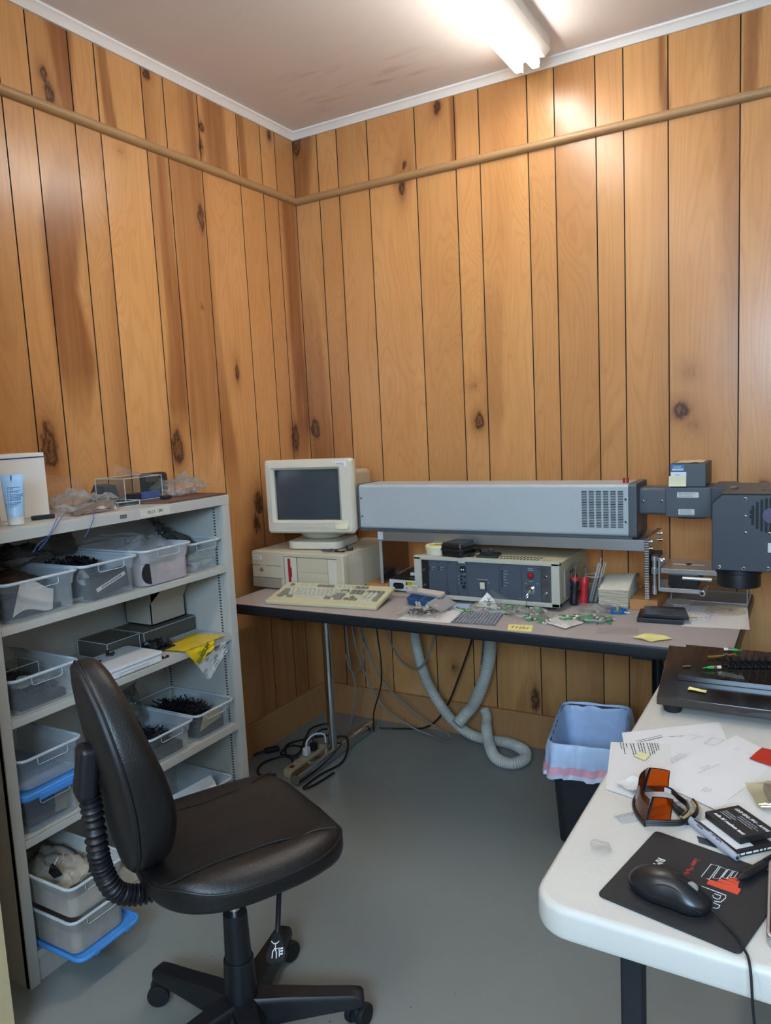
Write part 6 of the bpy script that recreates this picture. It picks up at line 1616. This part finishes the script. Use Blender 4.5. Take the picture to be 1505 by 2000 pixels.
b = B(); b.tube(spline([(.012, -.002, .0068), (.02, .001, .0066), (.024, -.003, .0066), (.03, .0, .0068), (.034, -.003, .0066)], 4), .0005, 5); b.obj('script_line', INK, mk)
b = B(); b.cyl((.0681, 0, 0), (.0688, 0, 0), .0028, n=14); b.obj('end_plug', INK, t)
t = thing('black_pen', 'slim black pen lying under the glasses temple, left of the marker', 'pen', (1.926, -1.700, TT+.0012), math.radians(-57))
b = B(); b.cyl((-.03, 0, .004), (.034, 0, .004), .0058, n=14, bev=.001); b.cyl((-.03, 0, .004), (-.044, 0, .003), .005, .0015, 12); b.obj('pen_body', BLACK_PL, t)
flat('dark_card', 'dark card corner showing under the marker by the mouse pad', [(1.962, -1.757), (1.988, -1.762), (1.995, -1.781), (1.968, -1.776)], TT+.0003, mat('card_teal', '#2a3335', .5), 'card')
def boxes():
    BX = mat('box_black_matte', '#1b1b1c', .5, var=.06)
    a = math.radians(-46)
    t = thing('module_box', 'lower flat black box with a white card on it, under the lettered box', 'box', (2.017, -1.738, TT), a)
    B().box(-.046, .046, -.033, .033, 0, .0098, .001).obj('box_body', BX, t)
    b = B(); lines(b, -.04, .04, (.005,), .003, 0, 3); 
    o = b.obj('edge_print', LETTER_W, t); o.matrix_local = Matrix.Translation((.0465, 0, 0)) @ Matrix.Rotation(PI/2, 4, 'Z')
    o = solo(B().box(-.045, .040, -.0315, .0, 0, .0006), 'white_card', W1, 'white card strip showing between the marker and the lettered black box', 'card', (2.017, -1.738, TT+.0100), a)
    t = thing('module_box', 'upper black box with white lettering reading 12.8 GHz PM - AWG', 'box', (2.020, -1.7225, TT+.0110), a)
    B().box(-.041, .042, -.031, .034, 0, .0112, .001).obj('box_body', BX, t)
    zz = .0114
    text('12.8 GHz PM - AWG', .0085, TR(.004, .021, zz), LETTER_W, t, 'lettering', .0001, shear=.25)
    text('nde bl reuben test', .009, TR(.002, -.019, zz), LETTER_W, t, 'lettering', .0002, shear=.25)
    b = B(); flines(b, -.032, .0, (.002, -.003, -.008), .0022, zz, 4); flines(b, -.01, .036, (.012, .007, .002), .002, zz, 5); b.obj('small_print', mat('print_grey', '#8f8f90', .6), t)
boxes()
bag('clear bag of metal parts on the ruled sheet at the right edge', (2.068, -1.60, TT+.0032), .075, .085, .025, 101, film('oily_film', '#f4f1e4', '#d9d2b8', milk=.06, rough=.1, bump=.2, gloss=.2), .3, cr=.015)
t = solo(B().box(-.017, .02, -.02, .022, 0, .016, .002), 'metal_block', mat('bead_metal', '#97938a', .35, .6), 'grey metal block in the clear bag at the right edge', 'block', (2.07, -1.592, TT+.0085), .3)
b = B(); r = random.Random(6)
for k in range(12): b.cyl((r.uniform(-.02, .02), r.uniform(-.007, .007), .0), (r.uniform(-.02, .02), r.uniform(-.007, .007), .004), .0018, n=8)
solo(b, 'loose_screws', STEEL, 'loose metal screws in front of the grey block in the clear bag', 'small parts', (2.064, -1.632, TT+.010), kind='stuff')
# mouse pad and mouse
def pad():
    pts = [(1.858, -1.976), (2.046, -2.018), (2.098, -1.822), (1.902, -1.772)]
    c = Vector((1.976, -1.897, 0)); P = [Vector((p[0], p[1], 0))-c for p in pts]
    t = thing('mouse_pad', 'dark mouse pad with orange and white logo at the near left of the white table', 'mouse pad', (c.x, c.y, TT))
    out = []
    for i in range(4):
        p = P[i]; a = (P[i-1]-p).normalized(); q = (P[(i+1) % 4]-p).normalized(); r_ = .009
        for k in range(5): s = k/4; out.append(tuple((p+a*r_*(1-s)**2+q*r_*s**2)[:2]))
    B().prism(out, 0, .0032, .0006).obj('pad_body', mat('pad_black', '#1f1f20', .65, var=.06, bump=.2, bscale=500), t)
    z = .0034; OR = mat('logo_orange', '#d2472a', .6); RD = mat('logo_red', '#a83a2e', .6)
    # letter frame: x' along the long side toward the far right, read from the right
    ang = math.atan2(P[0].y-P[3].y, P[0].x-P[3].x)       # reading direction runs from the far edge to the near edge
    R = Matrix.Rotation(ang, 4, 'Z')
    def LM(x, y): return Matrix.Translation((x-c.x, y-c.y, z)) @ R
    text('RM', .016, LM(1.922, -1.860), LETTER_W, t, 'lettering', .0003)
    text('Laser Markers', .0105, LM(1.966, -1.858), RD, t, 'lettering', .0002)
    OUT = [[[1.983, -1.873], [1.992, -1.834], [2.003, -1.834], [1.994, -1.874]], [[1.998, -1.868], [2.005, -1.835], [2.014, -1.838], [2.007, -1.867]], [[2.01, -1.861], [2.016, -1.837], [2.022, -1.838], [2.016, -1.862]], [[2.02, -1.856], [2.024, -1.838], [2.029, -1.839], [2.025, -1.855]]]
    BAR = [[[1.992, -1.886], [1.994, -1.875], [2.036, -1.879], [2.035, -1.886], [2.033, -1.894]], [[2.005, -1.873], [2.007, -1.866], [2.032, -1.87], [2.032, -1.877]], [[2.016, -1.865], [2.018, -1.858], [2.033, -1.86], [2.032, -1.868]], [[2.024, -1.857], [2.027, -1.853], [2.033, -1.855], [2.033, -1.859]]]
    LET = [[[1.985, -1.895], [1.989, -1.896], [2.019, -1.903], [2.019, -1.91], [2.014, -1.922], [2.006, -1.923]], [[2.003, -1.912], [2.004, -1.906], [2.013, -1.907], [2.012, -1.915], [2.009, -1.917], [2.004, -1.915], [2.003, -1.912]], [[2.005, -1.927], [2.014, -1.93], [2.013, -1.936], [2.011, -1.938], [2.006, -1.939]]]
    # stepped logo: four outlined boxes over four orange bars, then outlined letters
    off = Vector((c.x, c.y, 0))
    def V(p): return Vector((p[0], p[1], z))-off
    for P_ in OUT: b = B(); b.tube([V(p) for p in P_], .00065, 5, closed=True); b.obj('logo_outline', LETTER_W, t)
    for k, P_ in enumerate(BAR):
        b = B(); b.poly([V(p)+Vector((0, 0, .0001+.0001*k)) for p in P_][::-1]); b.tube([V(p) for p in P_], .0004, 4, closed=True); b.obj('logo_bar', OR, t, smooth=0)
    for P_ in LET: b = B(); b.tube([V(p) for p in P_], .0006, 5); b.obj('logo_letter', LETTER_W, t)
pad()
def mouse():
    t = thing('computer_mouse', 'black wired computer mouse on the dark mouse pad', 'mouse', (1.950, -1.942, TT+.0036), math.radians(-14))
    n = 40; bm = bmesh.new(); R = []
    def ol(a, k):
        c, s = math.cos(a), math.sin(a); x = .058*math.copysign(abs(c)**.85, c); y = .031*math.copysign(abs(s)**.85, s)
        y *= 1-.14*math.exp(-((x-.012)/.02)**2); return x*k, y*k
    def top(x, y, k): return .012+.027*max(0, 1-k**2.4)**.62*(1-.26*max(0, x/.058)**1.4-.04*max(0, -x/.058))
    for k, z in ((.90, .0), (.97, .004), (1., .009)): R.append([bm.verts.new((*ol(2*PI*i/n, k), z)) for i in range(n)])
    for k in (.985, .95, .88, .78, .66, .5, .33, .16, .01): R.append([bm.verts.new((*ol(2*PI*i/n, k), top(*ol(2*PI*i/n, k), k))) for i in range(n)])
    for A, C in zip(R, R[1:]):
        for i in range(n): bm.faces.new((A[i], A[(i+1) % n], C[(i+1) % n], C[i]))
    bm.faces.new(R[0][::-1]); bm.faces.new(R[-1]); b = B(); b._add(bm)
    bd = b.obj('mouse_body', mat('mouse_black', '#1a1a1b', .34, var=.05, bump=.05), t, smooth=70)
    for s in (-1, 1):
        b = B(); P = []
        for j in range(22):
            x = -.05+.104*j/21; yy = s*(.0225+.003*math.sin(j*.35)); k = math.sqrt((x/.058)**2+(yy/.029)**2)**1; P.append((x, yy, top(x, yy, min(.99, k))+.0004))
        b.tube(P, .0009, 6); b.obj('grip_seam', BLACK_SOFT, bd)
    def wz(x): return top(x, 0, abs(x)/.058)
    b = B(); b.cyl((.032, -.003, wz(.032)-.004), (.032, .003, wz(.032)-.004), .0080, n=24, bev=.001); b.obj('scroll_wheel', mat('wheel_grey', '#8f8c82', .5), bd)
    for s in (-1, 1):
        b = B(); P = [(.012+.042*j/10, s*.005, top(.012+.042*j/10, .0, (.012+.042*j/10)/.058)+.0003) for j in range(11)]; b.tube(P, .0007, 5); b.obj('button_seam', BLACK_SOFT, bd)
    c0 = Vector((1.950, -1.942, 0))
    Rz = Matrix.Rotation(-math.radians(-14), 3, 'Z')
    W_ = [(2.006, -1.957, .009), (2.022, -1.970, .004), (2.040, -1.990, .003), (2.050, -2.012, .003), (2.056, -2.028, .004), (2.060, -2.042, -.008), (2.063, -2.046, -.05), (2.070, -2.047, -.13), (2.072, -2.05, -.25), (2.07, -2.06, -.40)]
    b = B(); b.tube(spline([Rz @ Vector((x-1.950, y+1.942, z)) for x, y, z in W_], 10), .0017, 8); b.obj('cord', BLACK_SOFT, t)
mouse()
t = thing('ballpoint_pen', 'thick black pen lying across the far right corner of the mouse pad', 'pen', (2.062, -1.815, TT+.0036), math.radians(61))
b = B(); b.cyl((-.062, 0, .0075), (-.05, 0, .0075), .0022, .0055, 12); b.cyl((-.05, 0, .0075), (.055, 0, .0075), .0068, n=18, bev=.001); pb = b.obj('pen_body', BLACK_PL, t)
b = B(); b.box(.0, .05, -.0018, .0018, .014, .0165, .0006); b.obj('clip', BLACK_PL, pb)
b = B(); b.cyl((-.063, 0, .0075), (-.067, 0, .0075), .0012, n=8); b.obj('tip', STEEL, t)
t = thing('laptop', 'silver rimmed laptop edge at the right border on the white table', 'laptop', (2.21, -1.885, TT+.0006), math.radians(2))
B().prism(rrect(-.14, .14, -.10, .10, .012, 5), 0, .016, .003).obj('laptop_base', mat('laptop_silver', '#b7b7b8', .3, .7), t)
B().prism(rrect(-.136, .136, -.096, .096, .010, 5), .016, .0168).obj('laptop_deck', mat('laptop_black', '#141416', .3), t)
# crumpled film bit
bag('tiny crumpled clear film bit left of the mouse pad', (1.836, -1.862, TT), .03, .022, .014, 111, BAGM, .4, cr=.012, n=10)
